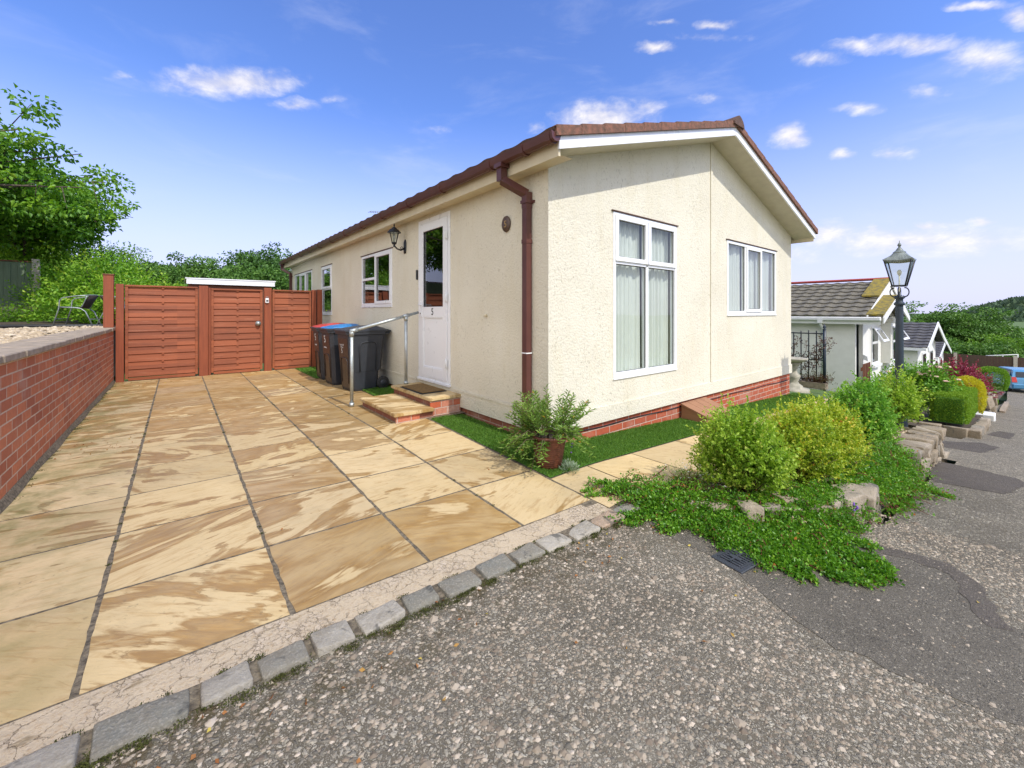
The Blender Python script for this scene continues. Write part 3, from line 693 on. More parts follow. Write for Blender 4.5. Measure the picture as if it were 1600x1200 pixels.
# loose stones
def chips(name, label, n, region, hf, size, mat, seed, flat=.55, sink=.35, cat='loose stones', keep=None):
    r = np.random.default_rng(seed); x0, x1, y0, y1 = region
    P = np.stack([r.uniform(x0, x1, n), r.uniform(y0, y1, n)], 1)
    if keep is not None: P = P[keep(P[:, 0], P[:, 1])]
    n = len(P); S = size * np.exp(r.normal(0, .42, n)); Z = np.array([hf(x, y) for x, y in P])
    D = np.array([(1, 0, 0), (.31, .95, 0), (-.81, .59, 0), (-.81, -.59, 0), (.31, -.95, 0), (.15, .1, 1), (-.3, -.2, .8), (0, 0, -1)], float)
    q = r.uniform(0, 6.28, n); c, s_ = np.cos(q)[:, None], np.sin(q)[:, None]
    J = D[None] * r.uniform(.7, 1.2, (n, 8, 1)) + r.normal(0, .09, (n, 8, 3))
    X = (J[..., 0] * c - J[..., 1] * s_) * S[:, None] + P[:, :1]; Y = (J[..., 0] * s_ + J[..., 1] * c) * S[:, None] * r.uniform(.65, 1, (n, 1)) + P[:, 1:]
    Zz = J[..., 2] * S[:, None] * flat + (Z + S * flat * (.5 - sink))[:, None] 
    v = np.stack([X, Y, Zz], -1).reshape(-1, 3); b = np.arange(n)[:, None] * 8
    fc = np.array([(0, 1, 5), (1, 2, 5), (2, 6, 5), (2, 3, 6), (3, 4, 6), (4, 5, 6), (4, 0, 5), (1, 0, 7), (2, 1, 7), (3, 2, 7), (4, 3, 7), (0, 4, 7)])
    f = (b[:, None, :] + fc[None]).reshape(-1, 3)
    o = npmesh(name, v, f, mat, None, {'tint': np.repeat(r.beta(2, 2, n), 8)})
    return tagit(o, label, cat, kind='stuff')
def inroad(x, y):
    patch = (x > 2.03 + .1 * np.sin(y * 9)) & (x < 3.2) & (y > -1)
    return (~patch) | (np.random.default_rng(5).uniform(size=len(x)) < .25)
chips('road_chippings', 'pale stone chippings worn loose and proud in the grey tarmac road', 30000, (-.4, 4.0, -.25, 1.55), g, .0058, 'chipping', 21, .42, .58, 'chippings', inroad)
chips('bed_gravel', 'tan gravel scattered in the planting bed between the shrubs', 5200, (3.0, 7.25, .85, 1.62), lambda x, y: zbed(x, y) + .002, .014, 'gravel_stone', 22, .6, .3, 'gravel')

# fallen leaves and bits on the ground
def litter():
    r = np.random.default_rng(77); P = []
    for n, (x0, x1, y0, y1), hf in ((70, (-.3, 2.2, 1.30, 1.57), g), (14, (0, 3, .1, 1.3), g), (30, (-.8, -.2, 4.8, 5.4), gd), (40, (-.8, .6, 9.0, 9.7), gd), (7, (0, 2, 2, 4), gd), (60, (2.2, 2.5, 1.3, 1.6), g)):
        for _ in range(n): x, y = r.uniform(x0, x1), r.uniform(y0, y1); P.append((x, y, hf(x, y) + .006))
    P = np.array(P); A = r.normal(size=(len(P), 3)); A[:, 2] *= .2
    o = leaves('fallen_leaves', P, A, .02, .012, 'dead_leaf', r=r); tagit(o, 'brown and yellow fallen leaves scattered along the kerb and wall foot', 'leaf litter', kind='stuff')
litter()
def moss():
    r = np.random.default_rng(78); P = []
    def clump(x, y, z, s, n): P.append(np.column_stack([r.normal(x, s, n), r.normal(y, s * .6, n), np.full(n, z) + r.uniform(0, .007, n)]))
    for _ in range(85): x = r.uniform(-.3, 2.3); clump(x, 1.545 + r.normal(0, .012), g(x, 1.55), r.uniform(.008, .026), 90)
    for _ in range(60):
        X = r.choice([-.25, .36, .97, 1.58]); y = r.uniform(1.9, 8); clump(X, y, gd(X, y) - .003, .007, 30)
    for _ in range(60): y = r.uniform(2, 9.7); clump(-.81, y, gd(-.8, y), r.uniform(.01, .03), 60)
    for _ in range(30): x = r.uniform(-.3, 2.2); clump(x, 1.672, g(x, 1.67) + .004, .010, 40)
    P_ = np.concatenate(P); A = r.normal(0, .6, P_.shape); A[:, 2] = np.abs(A[:, 2]) + .4
    o = leaves('moss', P_, A, .006, .004, 'moss', r=r); tagit(o, 'dark green moss tufts along the kerb stones, joints and wall foot', 'moss', kind='stuff')
moss()

# ------------------------------------------------------------------ kerb of old granite setts
def blockstone(x0, x1, y0, y1, z0, z1, r, jit=.008, rnd=None, parent=None, name='kerb_stone', mat='kerb_granite', bev=.012, base=None):
    b = bmesh.new(); bmesh.ops.create_cube(b, size=1)
    for v in b.verts: v.co = Vector(((x0 + x1) / 2 + v.co.x * (x1 - x0), (y0 + y1) / 2 + v.co.y * (y1 - y0), (z0 + z1) / 2 + v.co.z * (z1 - z0))) + Vector(r.normal(0, jit, 3))
    bmesh.ops.bevel(b, geom=b.edges[:] + b.verts[:], offset=bev, segments=2, affect='EDGES', profile=.6)
    bmesh.ops.subdivide_edges(b, edges=b.edges[:], cuts=2, use_grid_fill=True)
    k = r.uniform(0, 50)
    for v in b.verts:
        p = v.co; v.co += Vector((math.sin(p.y * 41 + k) * .3, math.sin(p.x * 37 + k), math.sin(p.x * 29 + p.y * 53 + k) + .6 * math.sin(p.x * 83 + k))) * jit * .35
    bmesh.ops.triangulate(b, faces=b.faces[:])
    me = bpy.data.meshes.new(name); b.to_mesh(me); b.free(); me.materials.append(MATS[mat])
    me.polygons.foreach_set('use_smooth', [True] * len(me.polygons))
    at = me.attributes.new('rnd', 'FLOAT', 'POINT'); at.data.foreach_set('value', np.full(len(me.vertices), r.uniform() if rnd is None else rnd, 'f'))
    o = bpy.data.objects.new(name, me); COL.objects.link(o); o.parent = parent
    return o
kr = np.random.default_rng(3)
kerb = thing('stone_kerb', 'row of mixed grey granite kerb stones edging the paved driveway', 'kerb')
kx = [-.62, -.40, -.195, .045, .205, .375, .53, .72, .895, 1.10, 1.30, 1.50, 1.70, 1.93, 2.17, 2.36]
kc = [.1, .35, .05, .3, .5, .27, .65, .02, .1, .96, .5, .65, .7, .85, .05, .4]
for i in range(len(kx) - 1):
    xa, xb = kx[i] + .012, kx[i + 1] - .014; xm = (xa + xb) / 2
    z = g(xm, 1.6); yo = 1.555 + kr.normal(0, .008)
    blockstone(xa, xb, yo, 1.668, z - .06, z + .016 + kr.uniform(0, .006), kr, .005, kc[i], kerb)
m = MB()
for i in range(len(kx) - 1):
    m.add([(kx[i], 1.575, g(kx[i], 1.6) + .002), (kx[i + 1], 1.575, g(kx[i + 1], 1.6) + .002), (kx[i + 1], 1.672, g(kx[i + 1], 1.66) + .004), (kx[i], 1.672, g(kx[i], 1.66) + .004)], [(0, 1, 2, 3)])
m.build('mortar', 'mortar_joint', kerb)

# stones retaining the planting bed
bw = thing('bed_retaining_wall', 'low rugged tan stone retaining wall edging the planting bed beside the road', 'stone wall')
br_ = np.random.default_rng(8)
def wallstones(path, hs, wmin, wmax, parent, layers=1, depth=.2):
    pts = [Vector(p) for p in path]
    seg = [(pts[i + 1] - pts[i]).length for i in range(len(pts) - 1)]; tot = sum(seg)
    def at(s_):
        for i, L in enumerate(seg):
            if s_ <= L or i == len(seg) - 1: return pts[i].lerp(pts[i + 1], s_ / L), (pts[i + 1] - pts[i]).normalized()
            s_ -= L
    s_ = 0
    while s_ < tot - .05:
        wd = br_.uniform(wmin, wmax); p, d = at(min(tot, s_ + wd / 2)); zr_ = g(p.x, p.y); H = hs(p.x)
        z0 = zr_ - .08
        for l in range(layers if H > .2 else 1):
            hh = (H + .08) / (layers if H > .2 else 1)
            o = blockstone(-wd / 2 + .006, wd / 2 - .006, 0, depth * br_.uniform(.8, 1.2), 0, hh - .006 + br_.normal(0, .008), br_, .014, None, parent, 'stone', 'bed_stone', .018)
            o.location = (p.x - .0 + br_.normal(0, .008), p.y + br_.normal(0, .012), z0 + l * hh); o.rotation_euler.z = math.atan2(d.y, d.x) + br_.normal(0, .06)
        s_ += wd
wallstones([(2.55, 1.36), (2.95, .98), (3.3, .80), (3.72, .66), (4.0, .66)], lambda x: .10 + .06 * (x - 2.5), .15, .26, bw)
wallstones([(4.3, .74), (5.4, .72)], lambda x: .17, .2, .3, bw, 1)
wallstones([(5.5, .64), (7.35, .62)], lambda x: zplot(x) - zroad(x) + .05, .12, .22, bw, 3, .22)
wallstones([(7.35, .9), (7.35, 1.6)], lambda x: zplot(x) - zroad(x) + .0, .2, .3, bw, 1, .1)
for p in ((3.95, 1.0, .10), (4.6, .95, .09), (5.0, .98, .07), (2.86, 1.12, .10), (6.3, 1.25, .12), (6.0, 1.05, .10), (3.18, .98, .1)):
    o = blockstone(-p[2], p[2], -p[2] * .6, p[2] * .6, 0, p[2] * .9, br_, .014, None, bw, 'stone', 'bed_stone', .02); o.location = (p[0], p[1], zbed(p[0], p[1]) - .02); o.rotation_euler.z = br_.uniform(0, 3)

# ------------------------------------------------------------------ the park home
WX, GY, XR, YB = 2.67, 2.77, 9.02, 13.9
XM = (WX + XR) / 2; ZB = .055; PS = .3015
EX, EYY = 2.49, 2.438                      # eaves line and face of bargeboard
def zsoff(x): return 2.566 + PS * (min(x, 2 * XM - x) - EX)      # underside of bargeboard / soffit
house = thing('park_home', 'cream pebble-dashed park home with white windows, door number 5 and brown gutters', 'bungalow', (0, 0, 0))
def panel(name, mat, mp, us, vs, holes, th, parent, reveal=.055):
    """wall sheet in local (u,v) with rectangular holes; mp(u,v,c) -> world, c outward"""
    us = sorted(set(us + [h[0] for h in holes] + [h[1] for h in holes])); vs = sorted(set(vs + [h[2] for h in holes] + [h[3] for h in holes])); m = MB()
    for i in range(len(us) - 1):
        for j in range(len(vs) - 1):
            uc, vc = (us[i] + us[i + 1]) / 2, (vs[j] + vs[j + 1]) / 2
            if any(h[0] < uc < h[1] and h[2] < vc < h[3] for h in holes): continue
            for c in (0, -th): m.add([mp(us[i], vs[j], c), mp(us[i + 1], vs[j], c), mp(us[i + 1], vs[j + 1], c), mp(us[i], vs[j + 1], c)], [(0, 1, 2, 3)])
    for h in holes:
        for a, b_ in (((h[0], h[2]), (h[1], h[2])), ((h[1], h[2]), (h[1], h[3])), ((h[1], h[3]), (h[0], h[3])), ((h[0], h[3]), (h[0], h[2]))):
            m.add([mp(*a, 0), mp(*b_, 0), mp(*b_, -th), mp(*a, -th)], [(0, 1, 2, 3)])
    return m, us
mpS = lambda u, v, c: (WX - c, u, v)       # side wall, u along +Y, outward is -X
mpG = lambda u, v, c: (u, GY - c, v)       # gable wall, u along +X, outward is -Y
SH = [(4.53, 5.40, .285, 2.475), (6.34, 7.74, 1.30, 2.22), (9.65, 10.48, 1.15, 2.26), (11.40, 13.38, 1.25, 2.27)]
GH = [(3.63, 4.91, .49, 2.28), (6.33, 8.25, 1.16, 2.27)]
m, _ = panel('side', '', mpS, [GY, YB], [ZB, 2.66], SH, .12, None)
m.box(WX - .014, WX - .001, GY - .012, 4.48, ZB - .002, .255); m.box(WX - .014, WX - .001, 5.45, YB, ZB - .002, .255)
m.box(WX - .022, WX - .0145, GY - .01, 4.48, .235, .26); m.box(WX - .022, WX - .0145, 5.45, YB, .235, .26)
m.build('side_wall', 'roughcast_render', house)
m, us = panel('gable', '', mpG, [WX + .001, XM, XR], [ZB, 2.30], GH, .12, None)
for c in (0, -.12): m.add([(WX + .001, GY - c, 2.30), (XR, GY - c, 2.30), (XR, GY - c, zsoff(XR) + .02), (XM, GY - c, zsoff(XM) + .02), (WX + .001, GY - c, zsoff(WX) + .02)], [(0, 1, 2, 3, 4)])
m.box(WX - .010, XR + .01, GY - .014, GY - .001, ZB - .002, .215); m.box(XM - .03, XM + .03, GY - .012, GY - .001, .22, zsoff(XM) - .0)
m.build('gable_wall', 'roughcast_render', house)
m = MB(); m.box(XR - .12, XR, GY + .001, YB, ZB, 2.66); m.box(WX + .12, XR - .12, YB - .12, YB - .001, ZB, 2.66)
m.build('rear_wall', 'rear_wall', house)
m = MB(); m.box(WX + .12, XR - .12, GY + .12, YB - .12, .12, .2); m.box(WX + .12, XR - .12, GY + .12, YB - .12, 2.5, 2.54)
m.box(5.45, 5.5, GY + .12, YB - .12, .2, 2.5); m.box(WX + .12, 5.45, 8.6, 8.65, .2, 2.5)
m.build('interior', 'dark_interior', house)
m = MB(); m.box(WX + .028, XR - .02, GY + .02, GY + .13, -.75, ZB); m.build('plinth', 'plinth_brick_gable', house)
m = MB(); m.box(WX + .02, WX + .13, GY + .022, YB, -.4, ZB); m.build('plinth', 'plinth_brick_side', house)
m = MB()
m.tube([(x, GY + .012 - .0, zplot(x) + .09 + .035 * (x - 2.9) * .9 + .006 * math.sin(x * 5)) for x in np.linspace(3.0, 8.9, 60)], .006, 6); m.build('cable', 'black_iron', house)

# roof with interlocking tiles
def tileroof(mb, e0, e1, r0, r1, nc, pitch_w=.30, amp=.022, th=.03, over=0.0):
    """e0,e1 eave ends; r0,r1 ridge ends"""
    e0, e1, r0, r1 = map(Vector, (e0, e1, r0, r1)); n = int((e1 - e0).length / pitch_w * 6); nrm = (e1 - e0).cross(r0 - e0).normalized()
    if nrm.z < 0: nrm = -nrm
    for i in range(nc):
        a0, a1 = i / nc, (i + 1) / nc; vs = []
        for k in range(n + 1):
            t = k / n; w_ = amp * (.5 + .5 * math.sin(k / 6 * 2 * math.pi)) ** 1.5
            lo = e0.lerp(e1, t).lerp(r0.lerp(r1, t), a0); hi = e0.lerp(e1, t).lerp(r0.lerp(r1, t), a1)
            vs += [lo + nrm * (w_ - .005), lo + nrm * (w_ + th), hi + nrm * (w_ * .9)]
        fs = []
        for k in range(n): b = k * 3; fs += [(b, b + 3, b + 4, b + 1), (b + 1, b + 4, b + 5, b + 2)]
        mb.add(vs, fs)
roof = MB()
ZE = 2.700; ZRD = ZE + PS * (XM - EX + .08)
tileroof(roof, (EX - .08, EYY - .02, ZE), (EX - .08, YB + .15, ZE), (XM, EYY - .02, ZRD), (XM, YB + .15, ZRD), 10, .30, .013, .02)
tileroof(roof, (2 * XM - EX + .08, EYY - .02, ZE), (2 * XM - EX + .08, YB + .15, ZE), (XM, EYY - .02, ZRD), (XM, YB + .15, ZRD), 10, .30, .013, .02)
ro = roof.build('roof', 'brown_roof_tile', house)
m = MB(); m.add([(EX - .03, EYY + .03, ZE - .03), (XM, EYY + .03, ZRD - .05), (XM, YB + .12, ZRD - .05), (EX - .03, YB + .12, ZE - .03), (2 * XM - EX + .03, EYY + .03, ZE - .03), (2 * XM - EX + .03, YB + .12, ZE - .03)], [(0, 1, 2, 3), (1, 4, 5, 2)])
m.build('roof_underlay', 'dark_interior', house)
m = MB()
for s_ in (1, -1):
    X = lambda x: x if s_ > 0 else 2 * XM - x
    n = 11
    for i in range(n):
        a = EX - .07 + (XM - EX + .07) * i / n; b_ = EX - .07 + (XM - EX + .07) * (i + 1) / n - .004
        za, zb_ = 2.672 + PS * (a - EX), 2.672 + PS * (b_ - EX)
        m.prism([(X(a), EYY - .028, za), (X(b_), EYY - .028, zb_), (X(b_), EYY - .028, zb_ + .078), (X(a), EYY - .028, za + .090)], (0, .09, 0))
m.build('verge', 'verge_tile', ro)
m = MB()
for i in range(30):
    y0 = EYY - .05 + i * .39
    m.prism([(XM + .15 * math.cos(q) , y0, ZRD - .02 + .11 * math.sin(q) - .03 * abs(math.cos(q))) for q in np.linspace(0, math.pi, 9)], (0, .375, 0))
m.build('ridge', 'brown_roof_tile', ro)
m = MB()
for s_ in (1, -1):
    X = lambda x: x if s_ > 0 else 2 * XM - x
    e = EX if s_ > 0 else EX
    m.prism([(X(e - .01), EYY, 2.566 - .003), (X(XM), EYY, zsoff(XM)), (X(XM), EYY, zsoff(XM) + .112), (X(e - .01), EYY, 2.672)], (0, .02, 0))
m.build('bargeboard', 'white_upvc', house)
m = MB()
for s_ in (1, -1):
    X = lambda x: x if s_ > 0 else 2 * XM - x
    m.add([(X(EX), EYY + .02, 2.570), (X(XM), EYY + .02, zsoff(XM) + .004), (X(XM), GY, zsoff(XM) + .004), (X(EX), GY, 2.570)], [(0, 1, 2, 3)])
m.build('soffit', 'soffit_render', house)
m = MB(); m.box(EX + .0, EX + .022, EYY + .021, YB + .13, 2.512, 2.668); m.add([(EX + .022, EYY + .03, 2.53), (EX + .022, YB + .13, 2.53), (WX, YB + .13, 2.53), (WX, EYY + .03, 2.53)], [(0, 1, 2, 3)])
m.build('fascia', 'cream_board', house)
m = MB(); m.box(2 * XM - EX - .022, 2 * XM - EX, EYY + .021, YB + .13, 2.512, 2.668); m.build('fascia', 'cream_board', house)
# gutter with unions and brackets
gut = MB(); prof = [(0, .0), (-.012, -.035), (-.030, -.052), (-.070, -.056), (-.098, -.040), (-.108, .0), (-.112, .022), (-.104, .022), (-.10, .0), (-.09, -.03), (-.068, -.046), (-.032, -.044), (-.018, -.03), (-.006, .0)]
gp = [(EX - .002 + a, 2.668 + b_) for a, b_ in prof]
gut.prism([(x, EYY - .005, z) for x, z in gp], (0, YB + .15 - EYY, 0))
gut.prism([(EX - .003 + a, EYY - .012, 2.668 + b_) for a, b_ in prof[:7]], (0, .012, 0))
go = gut.build('gutter', 'brown_upvc', house)
for y in (EYY + .02, 2.80, 3.30, 4.3, 5.2, 6.1, 7.0, 7.9, 8.8, 9.7, 10.6, 11.5, 12.4, 13.3):
    m = MB(); m.prism([(EX - .002 + (a + .054) * 1.10 - .054, y, 2.666 + b_ * 1.13 - .001) for a, b_ in prof[:7]], (0, .045, 0)); m.build('gutter_union', 'brown_upvc', go)
def downpipe(y0, zb_, top_y=None):
    d = MB(); q = .033
    def sq(pts, r):
        for i in range(len(pts) - 1): 
            a, b_ = Vector(pts[i]), Vector(pts[i + 1]); d.tube([a, b_], r * 1.18, 4)
    xg, xw = EX - .055, WX - .045
    ty = y0 if top_y is None else top_y
    def seg(a, b_, r=q):
        a, b_ = Vector(a), Vector(b_); dr = (b_ - a).normalized(); sdv = Vector((0, 1, 0)); n_ = dr.cross(sdv).normalized() ; sdv = n_.cross(dr).normalized()
        vs = [p + n_ * i * r + sdv * j * r for p in (a, b_) for i, j in ((-1, -1), (1, -1), (1, 1), (-1, 1))]
        d.add(vs, [(0, 1, 2, 3)[::-1], (4, 5, 6, 7)] + [(i, (i + 1) % 4, 4 + (i + 1) % 4, 4 + i) for i in range(4)])
    d.box(xg - .055, xg + .055, ty - .055, ty + .055, 2.585, 2.625)
    seg((xg, ty, 2.60), (xg, ty, 2.46), .036); seg((xg, ty, 2.475), (xw, y0, 2.335), .035); seg((xw, y0, 2.355), (xw, y0, 2.2), .036)
    seg((xw, y0, 2.2), (xw, y0, zb_)); seg((xw, y0, 2.275), (xw, y0, 2.245), .045)
    seg((xw, y0, 1.90), (xw, y0, 1.86), .037)
    d.box(xw + .03, WX - .001, y0 - .07, y0 + .07, 2.25, 2.275)
    o = d.build('downpipe', 'brown_upvc', house)
    return o
dp = downpipe(3.02, .02, 3.17); m = MB(); m.box(WX - .082, WX - .008, 2.983, 3.057, .80, .81); m.build('cable_tie', 'white_upvc', dp)
downpipe(13.75, 0.0, 13.95)

# windows and door
def window(hole, mp, panes, parent, curtain=False, glass='window_glass', sill=False, nm='window', flip=False):
    """panes: (u0,u1,v0,v1,sash) in 0..1 of the hole"""
    u0, u1, v0, v1 = hole; fw = .045; F_ = MB()
    def bx(mb, a, b_, c, d, lo, hi):
        p, q = mp(a, c, lo), mp(b_, d, hi); mb.box(min(p[0], q[0]), max(p[0], q[0]), min(p[1], q[1]), max(p[1], q[1]), min(p[2], q[2]), max(p[2], q[2]), .003)
    bx(F_, u0 + .001, u0 + fw, v0 + .001, v1 - .001, -.06, .008); bx(F_, u1 - fw, u1 - .001, v0 + .001, v1 - .001, -.06, .008)
    bx(F_, u0 + fw, u1 - fw, v0 + .001, v0 + fw + .01, -.06, .008); bx(F_, u0 + fw, u1 - fw, v1 - fw, v1 - .001, -.06, .008)
    U = lambda t: u0 + t * (u1 - u0); Vv = lambda t: v0 + t * (v1 - v0)
    cuts_u = sorted({p[0] for p in panes} | {p[1] for p in panes} - {0, 1}); 
    for a, b_, c, d, s_ in panes:   # mullions & transoms
        if b_ < 1: bx(F_, U(b_) - .022, U(b_) + .022, Vv(c) + (fw if c == 0 else .02), Vv(d) - (fw if d == 1 else .02), -.055, .004)
        if d < 1: bx(F_, U(a) + (fw if a == 0 else .022), U(b_) - (fw if b_ == 1 else .022), Vv(d) - .022, Vv(d) + .022, -.055, .004)
    fo = F_.build(nm, 'white_upvc', parent)
    for a, b_, c, d, s_ in panes:
        ia, ib = U(a) + (fw if a == 0 else .022), U(b_) - (fw if b_ == 1 else .022); ic, id_ = Vv(c) + (fw + .008 if c == 0 else .022), Vv(d) - (fw if d == 1 else .022)
        if s_:
            S_ = MB(); w_ = .05; o = .014
            bx(S_, ia - o, ia + w_ - o, ic - o, id_ + o, -.03, .022); bx(S_, ib - w_ + o, ib + o, ic - o, id_ + o, -.03, .022)
            bx(S_, ia + w_ - o, ib - w_ + o, ic - o, ic + w_ - o, -.03, .022); bx(S_, ia + w_ - o, ib - w_ + o, id_ - w_ + o, id_ + o, -.03, .022)
            S_.build('sash', 'white_upvc', fo); ia += w_ - o; ib -= w_ - o; ic += w_ - o; id_ -= w_ - o
        P_ = MB(); z = -.018 if not s_ else -.004
        P_.add([mp(ia - .003, ic - .003, z), mp(ib + .003, ic - .003, z), mp(ib + .003, id_ + .003, z), mp(ia - .003, id_ + .003, z)], [(0, 1, 2, 3)])
        P_.build('glass_pane', glass, fo)
        G_ = MB(); gk = .007
        for q in ((ia, ia + gk, ic, id_), (ib - gk, ib, ic, id_), (ia + gk, ib - gk, ic, ic + gk), (ia + gk, ib - gk, id_ - gk, id_)): bx(G_, *q, z - .004, z + .005)
        G_.build('gasket', 'black_print', fo)
    H_ = MB(); bx(H_, u0 - .03, u1 + .03, v1 + .001, v1 + .014, -.02, .022); H_.build('drip_head', 'brown_roof_tile', fo)
    S2 = MB(); bx(S2, u0 - .004, u1 + .004, v0 - .02, v0 - .001, -.02, .016); S2.build('sill', 'white_upvc', fo)
    if curtain:
        for a, b_ in curtain:
            V_ = []; n = 90; Fc = []; ph = random.uniform(0, 6)
            for k in range(n + 1):
                t = k / n; uu = U(a + (b_ - a) * t)
                cc = -.10 + .018 * math.sin(t * (b_ - a) * 70 + ph + 1.3 * math.sin(t * 9 + ph)) + .008 * math.sin(t * 130)
                V_ += [mp(uu, v0 - .02, cc + .012 * math.sin(t * 31 + ph)), mp(uu, v1 + .02, cc)]
            for k in range(n): Fc.append((2 * k, 2 * k + 2, 2 * k + 3, 2 * k + 1))
            C_ = MB(); C_.add(V_, Fc, True); C_.build('curtain', 'curtain_cloth', fo)
    return fo
window(GH[0], mpG, [(0, .5, 0, .70, 0), (.5, 1, 0, .70, 0), (0, .5, .70, 1, 1), (.5, 1, .70, 1, 1)], house, [(.0, .475), (.5, .965)])
window(GH[1], mpG, [(0, .34, 0, 1, 0), (.34, .66, 0, 1, 1), (.66, 1, 0, 1, 0)], house, [(.0, .33), (.37, .655), (.68, .99)])
window(SH[1], mpS, [(0, .52, 0, 1, 1), (.52, 1, 0, .53, 0), (.52, 1, .53, 1, 0)], house, None, 'side_glass')
window(SH[2], mpS, [(0, 1, 0, .52, 0), (0, 1, .52, 1, 1)], house, None, 'side_glass')
window(SH[3], mpS, [(0, .33, 0, 1, 0), (.33, .66, 0, 1, 1), (.66, 1, 0, 1, 0)], house, None, 'side_glass')

def text(s_, size, mat, loc, rot, name='number', parent=None, extr=.002, sx=1):
    cu = bpy.data.curves.new(name, 'FONT'); cu.body = s_; cu.size = size; cu.extrude = extr; cu.align_x = 'CENTER'; cu.align_y = 'CENTER'; cu.resolution_u = 3
    tmp = bpy.data.objects.new('tmp', cu); COL.objects.link(tmp); bpy.context.view_layer.update()
    me = bpy.data.meshes.new_from_object(tmp.evaluated_get(bpy.context.evaluated_depsgraph_get())); bpy.data.objects.remove(tmp)
    me.materials.clear(); me.materials.append(MATS[mat]); me.name = name
    o = bpy.data.objects.new(name, me); COL.objects.link(o); o.location = loc; o.rotation_euler = rot; o.scale.x = sx
    if parent is not None: o.parent = parent
    return o
SIDE = (R(90), 0, R(-90))      # text on a face looking towards -X
# door
u0, u1, v0, v1 = SH[0]
def sb(mb, a, b_, c, d, lo, hi, bev=.003): mb.box(WX - hi, WX - lo, a, b_, c, d, bev)
F_ = MB(); sb(F_, u0 + .001, u0 + .055, v0, v1, -.06, .012); sb(F_, u1 - .055, u1 - .001, v0, v1, -.06, .012); sb(F_, u0 + .055, u1 - .055, v1 - .055, v1, -.06, .012); sb(F_, u0 - .01, u1 + .01, v0 - .03, v0 + .0, -.06, .03); sb(F_, u0 + .055, u1 - .055, v0 + .0005, v0 + .034, -.06, .014)
F_.build('door_frame', 'white_upvc', house)
D = MB(); a0, a1, c0, c1 = u0 + .06, u1 - .06, v0 + .035, v1 - .06
sb(D, a0, a0 + .10, c0, c1, -.035, .022); sb(D, a1 - .10, a1, c0, c1, -.035, .022)
sb(D, a0 + .10, a1 - .10, c0, c0 + .13, -.035, .022); sb(D, a0 + .10, a1 - .10, c1 - .11, c1, -.035, .022); sb(D, a0 + .10, a1 - .10, 1.13, 1.27, -.035, .022)
sb(D, a0 + .10, a1 - .10, c0 + .13, 1.13, -.03, .008)
for q in ((a0 + .10, a0 + .115, c0 + .13, 1.13), (a1 - .115, a1 - .10, c0 + .13, 1.13), (a0 + .115, a1 - .115, c0 + .13, c0 + .145), (a0 + .115, a1 - .115, 1.115, 1.13)): sb(D, *q, .0085, .018)
door = D.build('door', 'white_upvc', house)
P_ = MB(); P_.add([mpS(a0 + .10, 1.27, 0), mpS(a1 - .10, 1.27, 0), mpS(a1 - .10, c1 - .11, 0), mpS(a0 + .10, c1 - .11, 0)], [(0, 1, 2, 3)]); P_.build('glass_pane', 'side_glass', door)
G_ = MB()
for q in ((a0 + .10, a0 + .108, 1.27, c1 - .11), (a1 - .108, a1 - .10, 1.27, c1 - .11), (a0 + .108, a1 - .108, 1.27, 1.278), (a0 + .108, a1 - .108, c1 - .118, c1 - .11)): sb(G_, *q, .005, .012, 0)
G_.build('gasket', 'black_print', door)
text('5', .13, 'black_print', (WX - .0235, (a0 + a1) / 2, 1.20), SIDE, 'house_number', door)
Hn = MB(); sb(Hn, a1 - .062, a1 - .032, 1.13, 1.35, .022, .032, .004); Hn.tube([(WX - .03, a1 - .047, 1.30), (WX - .065, a1 - .047, 1.30), (WX - .068, a1 - .16, 1.298)], .009, 8); Hn.build('door_handle', 'white_upvc', door)
K_ = MB(); K_.tube([(WX - .03, a1 - .047, 1.18), (WX - .036, a1 - .047, 1.18)], .009, 10); K_.build('keyhole', 'black_print', door)
for z in (.55, 1.38, 2.18):
    h_ = MB(); sb(h_, a0 - .025, a0 + .012, z - .055, z + .055, .022, .034, .003); h_.tube([(WX - .04, a0 - .004, z - .06), (WX - .04, a0 - .004, z + .06)], .008, 8); h_.build('hinge', 'white_upvc', door)
# bell, plaque, lantern, hook, TV aerial
b_ = MB(); b_.box(WX - .022, WX - .001, 5.425, 5.465, 1.66, 1.80, .006); bo = b_.build('doorbell', 'black_print'); tagit(bo, 'small black doorbell fixed to the wall left of the door', 'doorbell')
pl = thing('house_plaque', 'oval brown number plaque on the wall left of the front downpipe', 'plaque', (WX, 3.385, 2.115))
m = MB(); m.lathe([(.045, 0), (.08, .004), (.085, .012), (.08, .02), (.01, .022)], n=28); m.xf(Matrix.Diagonal((1, 1, 1, 1)) @ Matrix.Rotation(R(-90), 4, 'Y')); m.xf(Matrix.Diagonal((1, .82, 1, 1))); m.build('plate', 'plaque_slate', pl)
text('5', .10, 'gold_paint', (-.023, .002, -.005), SIDE, 'number', pl)
m = MB(); m.tube([(WX, 3.75, 1.17), (WX - .02, 3.75, 1.165), (WX - .035, 3.75, 1.15)], .012, 8); m.lathe([(.02, 0), (.02, .015)], (WX - .012, 3.75, 1.155), 10)
tagit(m.build('pipe_stub', 'cream_board'), 'small cream pipe stub poking out of the side wall', 'pipe outlet')
wl = thing('wall_lantern', 'black lantern on a curved bracket beside the front door', 'wall lamp', (WX, 5.86, 2.18))
m = MB(); m.lathe([(.035, -.10), (.045, -.06), (.045, .06), (.032, .09), (.012, .11)], n=14); m.xf(Matrix.Diagonal((.45, 1, 1, 1)))
